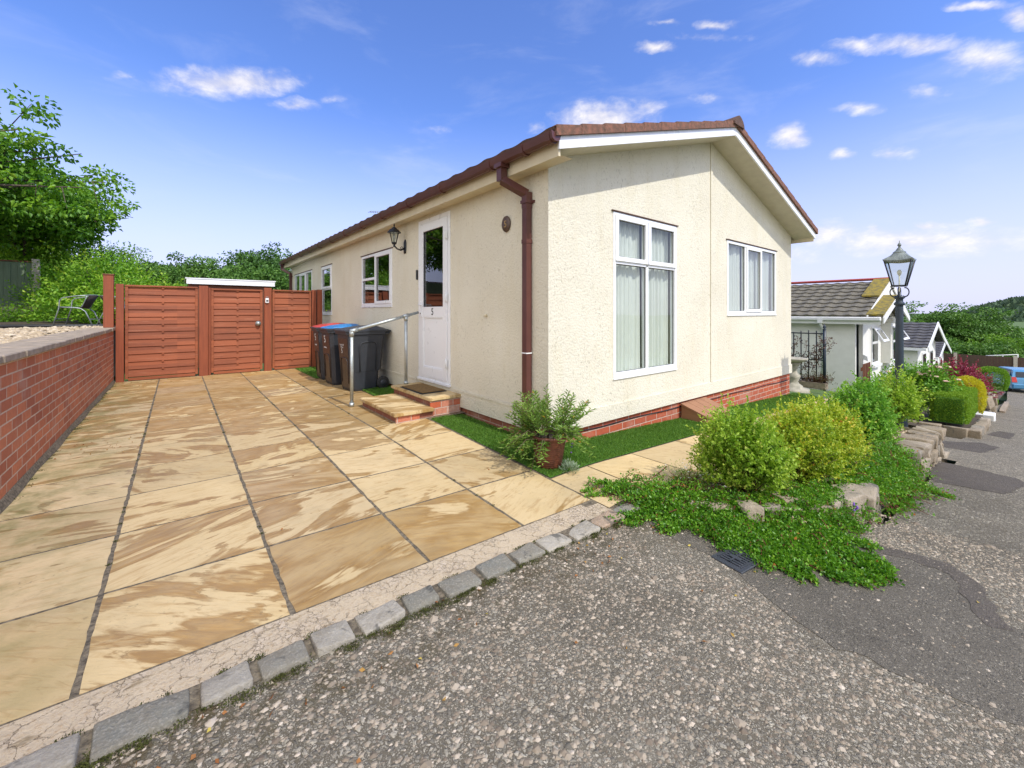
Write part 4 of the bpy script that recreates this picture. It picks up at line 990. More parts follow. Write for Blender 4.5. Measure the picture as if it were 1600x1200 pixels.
m.tube([(-.01, 0, -.02), (-.07, 0, -.055), (-.13, 0, -.04), (-.17, 0, -.0), (-.175, 0, .03)], [.014, .013, .011, .011, .014], 8); m.tube([(-.06, 0, -.05), (-.075, 0, -.02), (-.055, 0, 0), (-.04, 0, -.015)], .006, 6); m.build('bracket', 'black_iron', wl)
cx_, cz_ = -.175, .05
m = MB()
for k in range(6):
    q = k * math.pi / 3; m.tube([(cx_ + .035 * math.cos(q), .035 * math.sin(q), cz_), (cx_ + .068 * math.cos(q), .068 * math.sin(q), cz_ + .14)], .004, 5)
m.lathe([(.03, -.03), (.04, -.01), (.042, 0)], (cx_, 0, cz_), 6); m.lathe([(.074, 0), (.098, .0), (.10, .008), (.06, .05), (.038, .062), (.036, .072), (.015, .085), (.006, .10), (.014, .112), (.004, .14)], (cx_, 0, cz_ + .14), 12, smooth=False); m.lathe([(.01, -.07), (.016, -.055), (.01, -.03)], (cx_, 0, cz_), 8)
m.build('lantern_frame', 'black_iron', wl)
m = MB(); m.lathe([(.033, .001), (.066, .139)], (cx_, 0, cz_), 6, smooth=False); m.build('lantern_glass', 'lantern_glass', wl)
m = MB(); m.lathe([(.012, 0), (.014, .05), (.022, .06), (.022, .09), (.008, .105)], (cx_, 0, cz_), 10); m.build('bulb', 'plain_card', wl)
ta = thing('tv_aerial', 'small spiky television aerial on the roof above the lantern', 'aerial', (4.3, 11.2, 3.2))
m = MB(); m.tube([(0, 0, 0), (0, 0, .75)], .012, 6); m.build('mast', 'chair_tube', ta)
m = MB(); m.tube([(-.25, 0, .72), (.35, 0, .80)], .008, 5)
for k in range(9): x = -.22 + k * .065; m.tube([(x, -.12, .73 + k * .009), (x, .12, .73 + k * .009)], .005, 4)
m.tube([(.3, -.1, .95), (.34, .1, .68)], .006, 4); m.tube([(.3, .1, .95), (.34, -.1, .68)], .006, 4); m.build('elements', 'chair_tube', ta)

# composite access box against the plinth
cb = thing('access_box', 'brown composite decking box with sloping lid against the gable plinth', 'box', (5.03, 2.44, 0))
m = MB(); L_ = .62; D_ = .325
for q in ((0, .02, 0, D_), (L_ - .02, L_, 0, D_)):
    m.add([(x, y, z) for x in (q[0], q[1]) for y, z in ((0, -.36), (D_, -.36), (D_, .005), (0, -.105))], [(0, 1, 2, 3), (7, 6, 5, 4), (0, 4, 5, 1), (1, 5, 6, 2), (2, 6, 7, 3), (3, 7, 4, 0)])
m.box(.021, L_ - .021, 0, .02, -.36, -.185); m.box(.021, L_ - .021, .001, .02, -.18, -.105); m.build('sides', 'composite_decking', cb)
m = MB()
for k in range(4):
    xa = -.015 + k * .163; m.add([(x, y, z) for x in (xa, xa + .158) for y, z in ((-.02, -.105), (D_, .008), (D_, .03), (-.02, -.083))], [(0, 1, 2, 3), (7, 6, 5, 4), (0, 4, 5, 1), (1, 5, 6, 2), (2, 6, 7, 3), (3, 7, 4, 0)])
m.build('lid', 'composite_decking', cb)

# entrance steps
stp = thing('entrance_steps', 'two brick steps with riven stone treads up to the white door', 'steps', (0, 0, 0))
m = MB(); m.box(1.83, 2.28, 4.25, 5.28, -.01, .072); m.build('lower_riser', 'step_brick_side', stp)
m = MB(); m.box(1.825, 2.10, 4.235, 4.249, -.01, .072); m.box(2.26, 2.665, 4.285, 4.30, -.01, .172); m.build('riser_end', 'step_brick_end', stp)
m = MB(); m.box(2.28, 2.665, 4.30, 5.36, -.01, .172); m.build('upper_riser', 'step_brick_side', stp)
def tread(x0, x1, y0, y1, z0, z1, rv, av):
    b = bmesh.new(); bmesh.ops.create_cube(b, size=1)
    for v in b.verts: v.co = Vector(((x0 + x1) / 2 + v.co.x * (x1 - x0), (y0 + y1) / 2 + v.co.y * (y1 - y0), (z0 + z1) / 2 + v.co.z * (z1 - z0)))
    bmesh.ops.bevel(b, geom=b.edges[:], offset=.006, segments=2, affect='EDGES'); bmesh.ops.subdivide_edges(b, edges=b.edges[:], cuts=3, use_grid_fill=True)
    for v in b.verts: v.co += Vector((math.sin(v.co.y * 31), math.sin(v.co.x * 37), .6 * math.sin(v.co.x * 21 + v.co.y * 27))) * .0022
    me = bpy.data.meshes.new('tread'); b.to_mesh(me); b.free(); me.materials.append(MATS['riven_sandstone'])
    for k, val in (('rnd', rv), ('amt', av)): at = me.attributes.new(k, 'FLOAT', 'POINT'); at.data.foreach_set('value', np.full(len(me.vertices), val, 'f'))
    o = bpy.data.objects.new('tread', me); COL.objects.link(o); o.parent = stp
tread(1.795, 2.275, 4.205, 5.30, .074, .112, .37, .62); tread(2.245, 2.664, 4.265, 4.80, .174, .212, .12, .25); tread(2.245, 2.664, 4.806, 5.38, .174, .212, .61, .35)
dm = thing('door_mat', 'rubber edged coir door mat on the top step', 'doormat', (2.44, 4.83, .213))
m = MB(); m.box(-.17, .17, -.31, .31, 0, .009, .003); m.build('backing', 'rubber', dm)
m = MB()
for k in range(12): y = -.285 + k * .0495; m.box(-.155, .155, y, y + .034, .0095, .02, .004)
m.build('ribs', 'mat_coir', dm)
hr = thing('handrail', 'grey galvanised handrail on two posts beside the entrance steps', 'handrail', (0, 0, 0))
m = MB(); m.tube([(1.72, 5.36, 0), (1.72, 5.36, .93)], .021, 12); m.build('post', 'galvanised_steel', hr)
m = MB(); m.tube([(2.44, 5.33, .205), (2.44, 5.33, 1.13)], .021, 12); m.build('post', 'galvanised_steel', hr)
m = MB(); m.tube([(1.74, 5.36, .962), (2.62, 5.325, 1.195)], .020, 12); m.build('rail', 'galvanised_steel', hr)
for p, q, r_ in (((1.72, 5.36, .89), (1.72, 5.36, .965), .028), ((1.70, 5.36, .952), (1.79, 5.357, .976), .028), ((2.44, 5.33, 1.08), (2.44, 5.33, 1.14), .027), ((2.40, 5.333, 1.136), (2.48, 5.33, 1.158), .027), ((1.72, 5.36, 0), (1.72, 5.36, .05), .03), ((2.44, 5.33, .212), (2.44, 5.33, .25), .03)):
    m = MB(); m.tube([p, q], r_, 12); m.build('fitting', 'galvanised_steel', hr)
# ------------------------------------------------------------------ left retaining wall and raised garden
lw = thing('brick_garden_wall', 'long low red brick retaining wall with stone coping along the left of the driveway', 'brick wall')
m = MB(); m.box(-1.05, -.84, -1.5, 9.72, -.3, .885); m.build('brickwork', 'wall_brick', lw)
def wallfoot():
    m = MB(); ys = np.linspace(-1.5, 9.7, 90)
    for i in range(len(ys) - 1):
        a = -.815 + .006 * math.sin(ys[i] * 5); b = -.815 + .006 * math.sin(ys[i + 1] * 5)
        m.add([(-.839, ys[i], .055), (a, ys[i], gd(-.8, ys[i]) + .002), (b, ys[i + 1], gd(-.8, ys[i + 1]) + .002), (-.839, ys[i + 1], .055)], [(0, 1, 2, 3)], True)
    m.build('mortar_fillet', 'mortar_joint', lw)
wallfoot()
r_ = np.random.default_rng(12); cop = MB(); y = -1.5
while y < 9.7:
    L_ = .45; e = r_.normal(0, .004); cop.box(-1.16 + e, -.815 + e, y, min(9.72, y + L_ - .008), .886 + .001 * r_.normal(), .935 + r_.normal(0, .002), .006); y += L_
cop.build('coping', 'coping_stone', lw)
def gz(x, y): return .865 + .02 * math.sin(x * 1.3) * math.sin(y * .9) + max(0, y - 13.5) * .02
struct(polysheet('raised_garden', [(-30, -6), (-1.10, -6), (-1.10, 9.9), (-.9, 14.2), (1.4, 18), (-2, 40), (-30, 40)], lambda x, y: gz(x, y) - .02, 'garden_earth', step=.7))
m = MB(); m.box(-1.12, -1.06, 9.72, 14.3, -.2, .86); struct(m.build('garden_bank', 'garden_earth'))
chips('garden_gravel', 'cream gravel bed behind the coping of the brick garden wall', 15000, (-6.5, -1.17, 4.2, 13.3), lambda x, y: gz(x, y) - .004, .022, 'gravel_stone', 31, .55, .35, 'gravel')
m = MB(); m.tube([(-9, 13.2, .90), (-5, 13.4, .90), (-2.6, 13.42, .90), (-1.25, 12.6, .90)], .035, 8)
tagit(m.build('lawn_edging', 'black_edging'), 'black plastic edging strip between the gravel and the greenery', 'edging')

# ------------------------------------------------------------------ red stained fence with gate
FY = 9.75
fn = thing('garden_fence', 'red brown stained slatted fence with a gate closing the end of the driveway', 'fence')
def hitpanel(x0, x1, z0, z1, name, n, battens=1, frame=.04):
    p = MB(); h = (z1 - z0 - .008) / n
    for i in range(n):
        za = z0 + i * h
        # lapped boards tilted like shingles
        p.add([(x, y, z) for x in (x0 + frame, x1 - frame) for y, z in ((FY + .012, za - .008), (FY - .016, za + .004), (FY + .002, za + h + .006), (FY + .018, za + h + .004))], [(0, 1, 2, 3), (7, 6, 5, 4), (0, 4, 5, 1), (1, 5, 6, 2), (2, 6, 7, 3), (3, 7, 4, 0)])
        for b_ in range(battens):
            xb = x0 + (x1 - x0) * (b_ + 1) / (battens + 1); p.box(xb - .016, xb + .016, FY - .024, FY - .002, za + h * .82, za + h * 1.05)
    o = p.build(name, 'red_stained_board', fn)
    f_ = MB()
    for xa in (x0, x1 - frame): f_.box(xa, xa + frame, FY - .03, FY + .025, z0 - .03, z1, .003)
    f_.box(x0 - .0, x1, FY - .038, FY + .03, z1 + .001, z1 + .03, .003); f_.box(x0 + frame, x1 - frame, FY - .02, FY + .02, z0 - .06, z0 - .012, .002)
    f_.build('frame', 'red_stained_board', o)
    return o
hitpanel(-.70, .30, .07, 1.64, 'fence_panel', 12)
hitpanel(1.52, 2.26, .07, 1.63, 'fence_panel', 12)
gt = hitpanel(.50, 1.345, .07, 1.62, 'gate', 13)
for xa, xb, z1, y0 in ((-.815, -.712, 1.68, -.06), (.315, .455, 1.69, -.06), (1.375, 1.505, 1.69, -.06), (2.275, 2.36, 1.68, -.04), (2.38, 2.48, 1.69, -.05)):
    p = MB(); p.box(xa, xb, FY + y0, FY + y0 + .1, -.05, z1, .005); p.build('post', 'red_stained_post', fn)
p = MB(); p.box(-.962, -.835, FY - .10, FY + .02, .936, 1.82, .005); p.build('post', 'red_stained_post', fn)
p = MB(); p.box(-.97, -.828, FY - .11, FY + .03, 1.821, 1.84, .004); p.build('post_cap', 'brown_wood', fn)
p = MB(); p.box(.46, .497, FY - .02, FY + .03, .0, 1.66, .003); p.build('gate_jamb', 'red_stained_post', fn)
p = MB(); p.lathe([(.022, 0), (.05, .004), (.05, .012), (.022, .02), (.03, .04), (.028, .055), (.01, .06)], n=16); p.xf(Matrix.Translation((1.27, FY - .03, .97)) @ Matrix.Rotation(R(90), 4, 'X')); p.build('knob', 'galvanised_steel', gt)
ks = thing('key_safe', 'small pale key safe on the gate post', 'key safe', (1.42, FY - .062, 1.43))
p = MB(); p.box(-.032, .032, -.035, 0, -.05, .05, .012); p.build('body', 'white_upvc', ks)
p = MB(); p.box(-.02, .02, -.038, -.0355, -.02, .012, 0); p.build('dial', 'black_print', ks); p = MB(); p.tube([(-.018, -.015, .045), (-.016, -.015, .075), (.016, -.015, .075), (.018, -.015, .045)], .005, 6); p.build('shackle', 'galvanised_steel', ks)
sh = thing('garden_shed', 'shed with a white fascia showing above the gate', 'shed', (.95, 11.2, 0))
p = MB(); p.box(-.75, .75, 0, 1.6, 0, 1.86); p.build('wall', 'brown_wood', sh)
p = MB(); p.box(-.80, .84, -.08, -.05, 1.80, 1.905); p.build('fascia', 'white_upvc', sh)
p = MB(); p.box(-.82, .86, -.09, 1.7, 1.907, 1.93); p.build('roof', 'white_upvc', sh)

# ------------------------------------------------------------------ wheelie bins
def bin_(label, loc, rz, lidmat, bigfive):
    b = thing('wheelie_bin', label, 'bin', loc, rz, 'wheelie bins in a row along the side wall')
    # local: x from front (0) towards the wall, y across
    def ring(z, x0, x1, w_, c=.05): return [(x0 + c, -w_, z), (x1 - c, -w_, z), (x1, -w_ + c, z), (x1, w_ - c, z), (x1 - c, w_, z), (x0 + c, w_, z), (x0, w_ - c, z), (x0, -w_ + c, z)]
    m = MB(); rs = [ring(.0, .10, .50, .205), ring(.04, .085, .515, .215), ring(.28, .07, .52, .225), ring(.30, .07, .56, .228), ring(.80, .03, .60, .25), ring(.85, .03, .61, .252), ring(.86, .0, .64, .275, .06), ring(.90, .0, .64, .275, .06), ring(.901, .03, .61, .25)]
    n = 8; m.add([p for q in rs for p in q], [(i * n + k, i * n + (k + 1) % n, (i + 1) * n + (k + 1) % n, (i + 1) * n + k) for i in range(len(rs) - 1) for k in range(n)] + [tuple(range(n))[::-1]])
    # moulded arch on the side and rib on the front
    for s_ in (-1, 1):
        pts = [(.20 , s_ * .2445, .30), (.185, s_ * .258, .68), (.215, s_ * .260, .73), (.27, s_ * .261, .745), (.38, s_ * .261, .745), (.435, s_ * .260, .73), (.46, s_ * .258, .68), (.45, s_ * .244, .30)]
        m.tube(pts, .007, 5)
    m.build('body', 'bin_plastic', b)
    f_ = MB(); f_.add([(.0265, -.19, .80), (.0265, .19, .80), (.0665, .165, .30), (.0665, -.165, .30)], [(0, 1, 2, 3)]); f_.add([(.0655, -.165, .298), (.0655, .165, .298), (.081, .16, .05), (.081, -.16, .05)], [(0, 1, 2, 3)])
    f_.tube([(.073, -.13, .12), (.052, -.13, .45), (.045, -.10, .50), (.044, .10, .50), (.052, .13, .45), (.073, .13, .12)], .008, 5)
    f_.build('front_panel', 'bin_brown_plastic', b)
    l = MB(); ls = [ring(.902, -.02, .665, .285, .06), ring(.925, -.02, .665, .285, .06), ring(.955, .10, .60, .22, .06), ring(.985, .30, .52, .15, .05)]
    l.add([p for q in ls for p in q], [(i * n + k, i * n + (k + 1) % n, (i + 1) * n + (k + 1) % n, (i + 1) * n + k) for i in range(3) for k in range(n)] + [tuple(range(n))[::-1], tuple(range(3 * n, 4 * n))])
    l.build('lid_rim' if lidmat != 'bin_plastic' else 'lid', 'bin_plastic', b)
    if lidmat != 'bin_plastic':
        l = MB(); ls = [ring(.926, -.0, .60, .265, .06), ring(.95, .03, .58, .25, .06), ring(.975, .14, .55, .20, .06), ring(.998, .32, .50, .14, .05)]
        l.add([p for q in ls for p in q], [(i * n + k, i * n + (k + 1) % n, (i + 1) * n + (k + 1) % n, (i + 1) * n + k) for i in range(3) for k in range(n)] + [tuple(range(n))[::-1], tuple(range(3 * n, 4 * n))])
        l.build('lid', lidmat, b)
    h = MB(); h.tube([(.70, -.22, .90), (.70, .22, .90)], .016, 8); h.box(.60, .70, -.2, -.17, .86, .91); h.box(.60, .70, .17, .2, .86, .91); h.build('grip_bar', 'bin_plastic', b)
    ax = MB(); ax.tube([(.555, -.24, .10), (.555, .24, .10)], .012, 8); ax.build('axle', 'galvanised_steel', b)
    for s_ in (-1, 1):
        w_ = MB(); w_.lathe([(.04, -.024), (.085, -.024), (.098, -.016), (.1, 0), (.098, .016), (.085, .024), (.04, .024)], n=24); w_.xf(Matrix.Translation((.555, s_ * .262, .10)) @ Matrix.Rotation(R(90), 4, 'X')); wo_ = w_.build('wheel', 'rubber', b)
        w_ = MB(); w_.lathe([(.015, -.028), (.05, -.026), (.055, 0), (.05, .026), (.015, .028)], n=12); w_.xf(Matrix.Translation((.555, s_ * .262, .10)) @ Matrix.Rotation(R(90), 4, 'X')); w_.build('hub', 'bin_plastic', wo_)
    rot = (R(94.5), 0, R(-90))
    if bigfive:
        text('5', .17, 'white_print', (.032, .04, .745), rot, 'number', b); text('Recycling', .034, 'white_print', (.041, .04, .615), rot, 'lettering', b)
    else:
        text('5', .10, 'white_print', (.044, .06, .60), rot, 'number', b); text('Household', .036, 'white_print', (.036, .05, .70), rot, 'lettering', b); text('Waste', .036, 'white_print', (.039, .05, .662), rot, 'lettering', b)
    return b
bin_('dark grey wheelie bin with black lid nearest the steps', (1.93, 6.53, .0), R(4), 'bin_plastic', False)
bin_('dark grey wheelie bin with blue lid, middle of the row', (1.88, 7.28, .0), R(2), 'blue_plastic', True)
bin_('dark grey wheelie bin with red lid nearest the fence', (1.90, 7.98, .0), R(-2), 'red_plastic', True)

# manhole cover
mh = thing('drain_cover', 'small black iron drain cover with raised grid set in the road edge', 'manhole cover', (2.325, .952, g(2.325, .952) + .004), R(-8))
m = MB(); m.box(-.125, .125, -.085, .085, 0, .012, .003); m.box(-.095, .095, -.065, -.060, .0125, .016); m.box(-.095, .095, .060, .065, .0125, .016); m.build('frame', 'manhole_iron', mh)
m = MB()
for k in range(9): m.box(-.09 + k * .021, -.09 + k * .021 + .013, -.052, .052, .0125, .018, .002)
m.box(-.093, .093, -.004, .004, .0186, .021); m.box(-.05, -.03, -.03, .03, .0186, .022, .001); m.build('cover', 'manhole_iron', mh)

# ------------------------------------------------------------------ garden chairs on the raised garden
def chair(label, loc, rz):
    c = thing('garden_chair', label, 'chair', loc, rz, 'metal bistro chairs')
    f_ = MB()
    for s_ in (-1, 1):     # front leg sweeps up into the arm and round the back
        f_.tube([(-.30, s_ * .27, 0), (-.20, s_ * .27, .40), (-.185, s_ * .272, .58), (-.14, s_ * .274, .635), (.05, s_ * .272, .675), (.20, s_ * .262, .69), (.27, s_ * .21, .70), (.30, s_ * .1, .705), (.305, 0, .707)], .0115, 8)
        f_.tube([(.33, s_ * .22, 0), (.20, s_ * .21, .34), (.13, s_ * .21, .40), (.05, s_ * .21, .42), (-.19, s_ * .22, .435), (-.22, s_ * .18, .437)], .0115, 8)
        f_.tube([(.08, s_ * .20, .41), (.14, s_ * .21, .44), (.20, s_ * .225, .58), (.235, s_ * .235, .69)], .009, 6)
    f_.tube([(-.22, -.18, .437), (-.225, 0, .438), (-.22, .18, .437)], .0115, 8); f_.tube([(.27, -.215, .17), (.27, .215, .17)], .008, 6); f_.tube([(-.255, -.27, .18), (-.255, .27, .18)], .008, 6)
    f_.build('frame', 'chair_tube', c)
    s = MB(); s.box(-.21, .12, -.205, .205, .41, .428, .004); s.build('seat', 'wicker', c)
    b = MB(); n = 10; vs = []
    for k in range(n + 1):
        q = (k / n - .5) * 2; y = q * .22
        for z, xo in ((.42, .11), (.56, .19), (.70, .27)):
            for t in (0, .012): vs.append((xo + .035 * (1 - q * q) + t, y, z))
    fs = []
    for k in range(n):
        a, d = k * 6, (k + 1) * 6
        fs += [(a, a + 2, d + 2, d), (a + 2, a + 4, d + 4, d + 2), (a + 1, d + 1, d + 3, a + 3), (a + 3, d + 3, d + 5, a + 5), (a, d, d + 1, a + 1), (a + 4, a + 5, d + 5, d + 4)]
    b.add(vs, fs, True); b.build('backrest', 'wicker', c)
    return c
chair('metal garden chair with dark woven back, standing clear on the raised garden', (-1.72, 13.2, .87), R(-12))
chair('metal garden chair mostly hidden behind the tall fence post', (-1.12, 13.9, .88), R(-160))

# green fence with concrete post
gf = thing('green_fence', 'dark green boarded fence panel with pale concrete post and gravel board', 'fence', (-3.62, 20.0, 1.0))
m = MB()
for k in range(22): m.box(-3.2 + k * .145, -3.2 + k * .145 + .141, 0 + (.008 if k % 2 else 0), .03 + (.008 if k % 2 else 0), .38, 1.78, .003)
m.build('panel', 'green_board', gf)
m = MB(); m.box(-3.2, -.0, -.02, .03, 1.785, 1.83, .004); m.build('capping_rail', 'brown_wood', gf)
m = MB(); m.box(-3.2, -.005, -.01, .05, .03, .375, .004); m.build('gravel_board', 'gravel_board', gf)
m = MB(); m.prism([(.0, -.05, -.3), (.17, -.05, -.3), (.17, -.05, 1.78), (.15, -.05, 1.9), (.0, -.05, 1.9)], (0, .12, 0)); m.build('post', 'concrete_post', gf)

# ------------------------------------------------------------------ plants by the house
def potplant():
    r = np.random.default_rng(40); root = thing('potted_shrub', 'brown ribbed pot with a bushy long leaved shrub at the corner of the home', 'potted plant', (2.36, 2.44, zplot(2.36) - .01))
    m = MB(); prof = [(.085, 0), (.10, .01)]
    for k in range(13): z = .02 + k * .017; rr = .10 + .035 * (k / 12); prof += [(rr, z), (rr + .006, z + .006), (rr + .001, z + .014)]
    prof += [(.15, .245), (.152, .265), (.138, .268), (.13, .24)]; m.lathe(prof, n=28); m.build('pot', 'pot_glaze', root)
    m = MB(); m.lathe([(.128, .232), (.128, .24), (.02, .245)], n=16); m.build('soil', 'garden_earth', root)
    S = MB(); P = []; A = []; T = []; Pt = []
    n = 120
    for i in range(n):
        q = r.uniform(0, 6.28); el_ = r.uniform(-.62, 1.45); ln = r.uniform(.20, .40) * (1 - .12 * abs(el_ - .9)); 
        d = np.array([math.cos(q) * math.cos(el_), math.sin(q) * math.cos(el_), math.sin(el_) * .95]); st_ = np.array([math.cos(q) * .08, math.sin(q) * .08, .24])
        mid = st_ + d * ln * .5 + np.array([0, 0, .06]); end = st_ + d * ln + np.array([0, 0, .04 - .07 * (el_ < .3)])
        if i % 2 == 0: S.tube([tuple(st_), tuple(mid), tuple(end)], [.004, .003, .0015], 4)
        k = r.integers(20, 34)
        for j in range(k):
            t = .25 + .75 * j / k; b_ = (1 - t) ** 2 * st_ + 2 * t * (1 - t) * mid + t * t * end; an = j * 2.4
            o = d * .45 + np.array([math.cos(an), math.sin(an), .25]) * .8; P.append(b_); A.append(o); T.append(.35 + .3 * r.uniform() + .25 * (t - .5) + (.35 if r.uniform() < .03 else 0))
    S.build('stems', 'twig', root); leaves('foliage', np.array(P), np.array(A), .048, .011, 'leaf_pot', root, np.array(T), .1, r)
    q = r.normal(0, 1, (300, 3)); q[:, 2] = abs(q[:, 2]); q = unit(q); P2 = q * r.uniform(.02, .075, (300, 1)) + np.array([.06, -.17, .0]); leaves('silver_sprig', P2, q + np.array([0, 0, .3]), .028, .007, 'leaf_silver', root, r=r)
    m = MB()
    for p in ((.12, -.14, .17), (.135, -.13, .19), (.06, -.19, .15), (.125, -.15, .20)): m.lathe([(.001, -.006), (.008, 0), (.001, .006)], p, 7)
    m.build('flowers', 'petal_purple', root)
potplant()
bush('box_shrub', 'bright yellow green bushy shrub at the near end of the planting bed', (3.08, 1.22, zbed(3.1, 1.2) - .02), (.26, .26, .48), 'leaf_yellow_green', 1700, 16, .022, .0155, .085, seed=2)
bush('golden_shrub', 'golden orange tipped rounded shrub, largest in the planting bed', (4.25, 1.10, zbed(4.2, 1.1) - .02), (.43, .37, .43), 'leaf_gold', 2300, 15, .022, .015, .085, seed=3)
bush('golden_shrub', 'orange flecked golden shrub squeezed between the bright green shrub and the larger golden one', (3.80, 1.14, zbed(3.5, 1.2) - .02), (.30, .28, .44), 'leaf_gold', 1100, 15, .022, .0145, .085, seed=33)
bush('green_shrub', 'fresh green conical shrub behind the golden one in the bed', (5.75, 1.13, zbed(5.8, 1.1) - .02), (.28, .26, .52), 'leaf_fresh', 1300, 14, .028, .019, .09, seed=4)
bush('yellow_green_shrub', 'pale yellow tipped green shrub at the far end of the bed below the street lamp', (7.3, 1.10, zbed(7, 1.2) - .03), (.30, .28, .50), 'leaf_yellow_green', 1100, 14, .030, .020, .09, seed=5)
bush('daisy_clump', 'airy clump of tiny white daisies where the path meets the bed', (2.86, 1.52, zbed(2.86, 1.5)), (.15, .13, .13), 'leaf_pot', 230, 9, .014, .004, .07, seed=6, cat='daisies', stem='reddish_twig')
def daisies():
    r = np.random.default_rng(50); par = [o for o in bpy.data.objects if o.name.startswith('daisy_clump')][0]; m = MB(); y_ = MB()
    for i in range(26):
        p = (r.normal(0, .09), r.normal(-.03, .08), r.uniform(.10, .23)); 
        for k in range(7): q = k * .9; m.add([p, (p[0] + .008 * math.cos(q), p[1] + .008 * math.sin(q), p[2] + .001), (p[0] + .008 * math.cos(q + .6), p[1] + .008 * math.sin(q + .6), p[2] + .001)], [(0, 1, 2)])
    m.build('daisy_heads', 'petal_white', par)
daisies()

# creeping cotoneaster spilling over the stones to the road
def creeper():
    r = np.random.default_rng(60)
    # (x,y) trailing stems start in the bed, run to the road with an outline like the photo's
    starts = []; 
    out = [(2.27, 1.90), (2.24, 1.66), (2.28, 1.44), (2.36, 1.24), (2.36, 1.10), (2.30, .98), (2.40, .88), (2.28, .80), (2.5, .72), (2.70, .66), (2.58, .62), (2.70, .56), (2.92, .62), (3.08, .70), (3.25, .74)]
    P = []; A = []; T = []; S = MB()
    def zc(x, y):
        zr_ = g(x, y); zb_ = zbed(x, y) if x > 2.3 else zr_
        e = .5 * (np.interp(x, [2.3, 2.6, 3.0, 3.3, 3.8, 7.4], [1.60, 1.36, .98, .80, .66, .62])) * 2
        t = min(1, max(0, (y - e + .07) / .12)); return zr_ * (1 - t) + (zb_ + .03) * t if x > 2.34 else zr_
    def stem(x0, y0, x1, y1, n, w, hgt, dens=1.0):
        tone = r.uniform(0, .34)
        L_ = math.hypot(x1 - x0, y1 - y0); ph = r.uniform(0, 6); pts = []
        dx, dy = (x1 - x0) / (L_ + 1e-6), (y1 - y0) / (L_ + 1e-6)
        for i in range(n + 1):
            t = i / n; o = .03 * math.sin(ph + t * 6) ; x = x0 + (x1 - x0) * t - dy * o; y = y0 + (y1 - y0) * t + dx * o
            h = hgt * (1 - t * .8) * (.6 + .4 * math.sin(ph * 2 + t * 9)); pts.append((x, y, zc(x, y) + .008 + max(0, h)))
        S.tube(pts, [.003 * (1 - .7 * i / n) + .001 for i in range(n + 1)], 4, cap=False)
        for i in range(n):
            a, b_ = np.array(pts[i]), np.array(pts[i + 1]); k = int(dens * (14 + 8 * r.uniform()))
            t = r.uniform(size=(k, 1)); p = a + (b_ - a) * t + r.normal(0, 1, (k, 3)) * np.array([w, w, .010]); p[:, 2] = np.maximum(p[:, 2], a[2] - .004)
            P.append(p); A.append(np.array([dx, dy, .5]) * .5 + r.normal(0, .8, (k, 3)) + np.array([0, 0, .35])); T.append(np.clip(tone + r.beta(2.2, 2.2, k) * .62 + (r.uniform(size=k) < .010) * .5, 0, 1))
    # main mat
    for i in range(430):
        k = r.integers(0, len(out) - 1); t = r.uniform(); ex = out[k][0] * (1 - t) + out[k + 1][0] * t; ey = out[k][1] * (1 - t) + out[k + 1][1] * t
        cxx, cyy = 2.72 + (ex - 2.3) * .75 + r.normal(0, .12), 1.22 + (ey - 1.2) * .42 + r.normal(0, .10)
        f = r.uniform(.35, 1.0); x1, y1 = cxx + (ex - cxx) * f, cyy + (ey - cyy) * f
        if x1 > 2.36 and 1.66 < y1 and f > 0: y1 = 1.64 + .05 * r.uniform()
        stem(cxx + (x1 - cxx) * .1, cyy + (y1 - cyy) * .1, x1, y1, 7, .020, .035 + .06 * r.uniform() ** 2)
    # long runners
    for x0, y0, x1, y1 in ((2.5, 1.0, 2.40, .70), (2.6, .9, 2.44, .64), (2.6, .8, 2.62, .50), (2.7, .75, 2.68, .44), (2.9, .7, 2.78, .43), (2.95, .65, 2.86, .41), (3.0, .7, 2.93, .44), (3.1, .75, 3.15, .54), (2.5, 1.3, 2.22, 1.34), (2.45, 1.5, 2.12, 1.50), (2.45, 1.5, 2.08, 1.56), (2.5, 1.7, 2.22, 1.92), (2.55, 1.7, 2.3, 1.98), (2.7, .7, 2.56, .58)):
        for j in range(5): stem(x0 + r.normal(0, .02), y0 + r.normal(0, .02), x1 + r.normal(0, .02), y1 + r.normal(0, .015), 12, .010, .02, .7)
    for i in range(60):
        x0 = r.uniform(3.2, 4.0); y0 = r.uniform(.82, 1.0); stem(x0, y0, x0 + r.normal(0, .12), y0 - r.uniform(.08, .26), 6, .022, .07)
    # second mass farther along
    for i in range(230):
        x0 = r.uniform(4.0, 5.2); y0 = r.uniform(.78, 1.05); stem(x0, y0, x0 + r.normal(0, .22), y0 - r.uniform(.05, .33), 6, .022, .05)
    for i in range(60):
        x0 = r.uniform(4.9, 5.5); y0 = r.uniform(.72, .95); stem(x0, y0, x0 + r.normal(0, .2), y0 - r.uniform(-.1, .2), 5, .03, .12)
    for j in range(6): stem(5.2, .72, 5.05 + r.normal(0, .02), .38 + r.normal(0, .02), 12, .012, .02, .6)
    for i in range(70):
        x0 = r.uniform(4.2, 5.2); stem(x0, .9, x0 + r.normal(0, .2), .6 + r.normal(0, .08), 6, .03, .08, .7)
    P_ = np.concatenate(P); A_ = np.concatenate(A)
    o = leaves('creeping_groundcover', P_, A_, .019, .0135, 'leaf_creeper', None, np.concatenate(T), .0, r)
    tagit(o, 'glossy green creeping ground cover spilling over the stones on to the road', 'ground cover', kind='stuff'); S.build('trailing_stems', 'reddish_twig', o)
    m = MB()
    for p in ((3.3, .66, -.02),): 
        for k in range(6): m.lathe([(.001, -.006), (.008, 0), (.001, .008)], (p[0] + r.normal(0, .006), p[1] + r.normal(0, .006), p[2] + .008 * k - .02), 6)
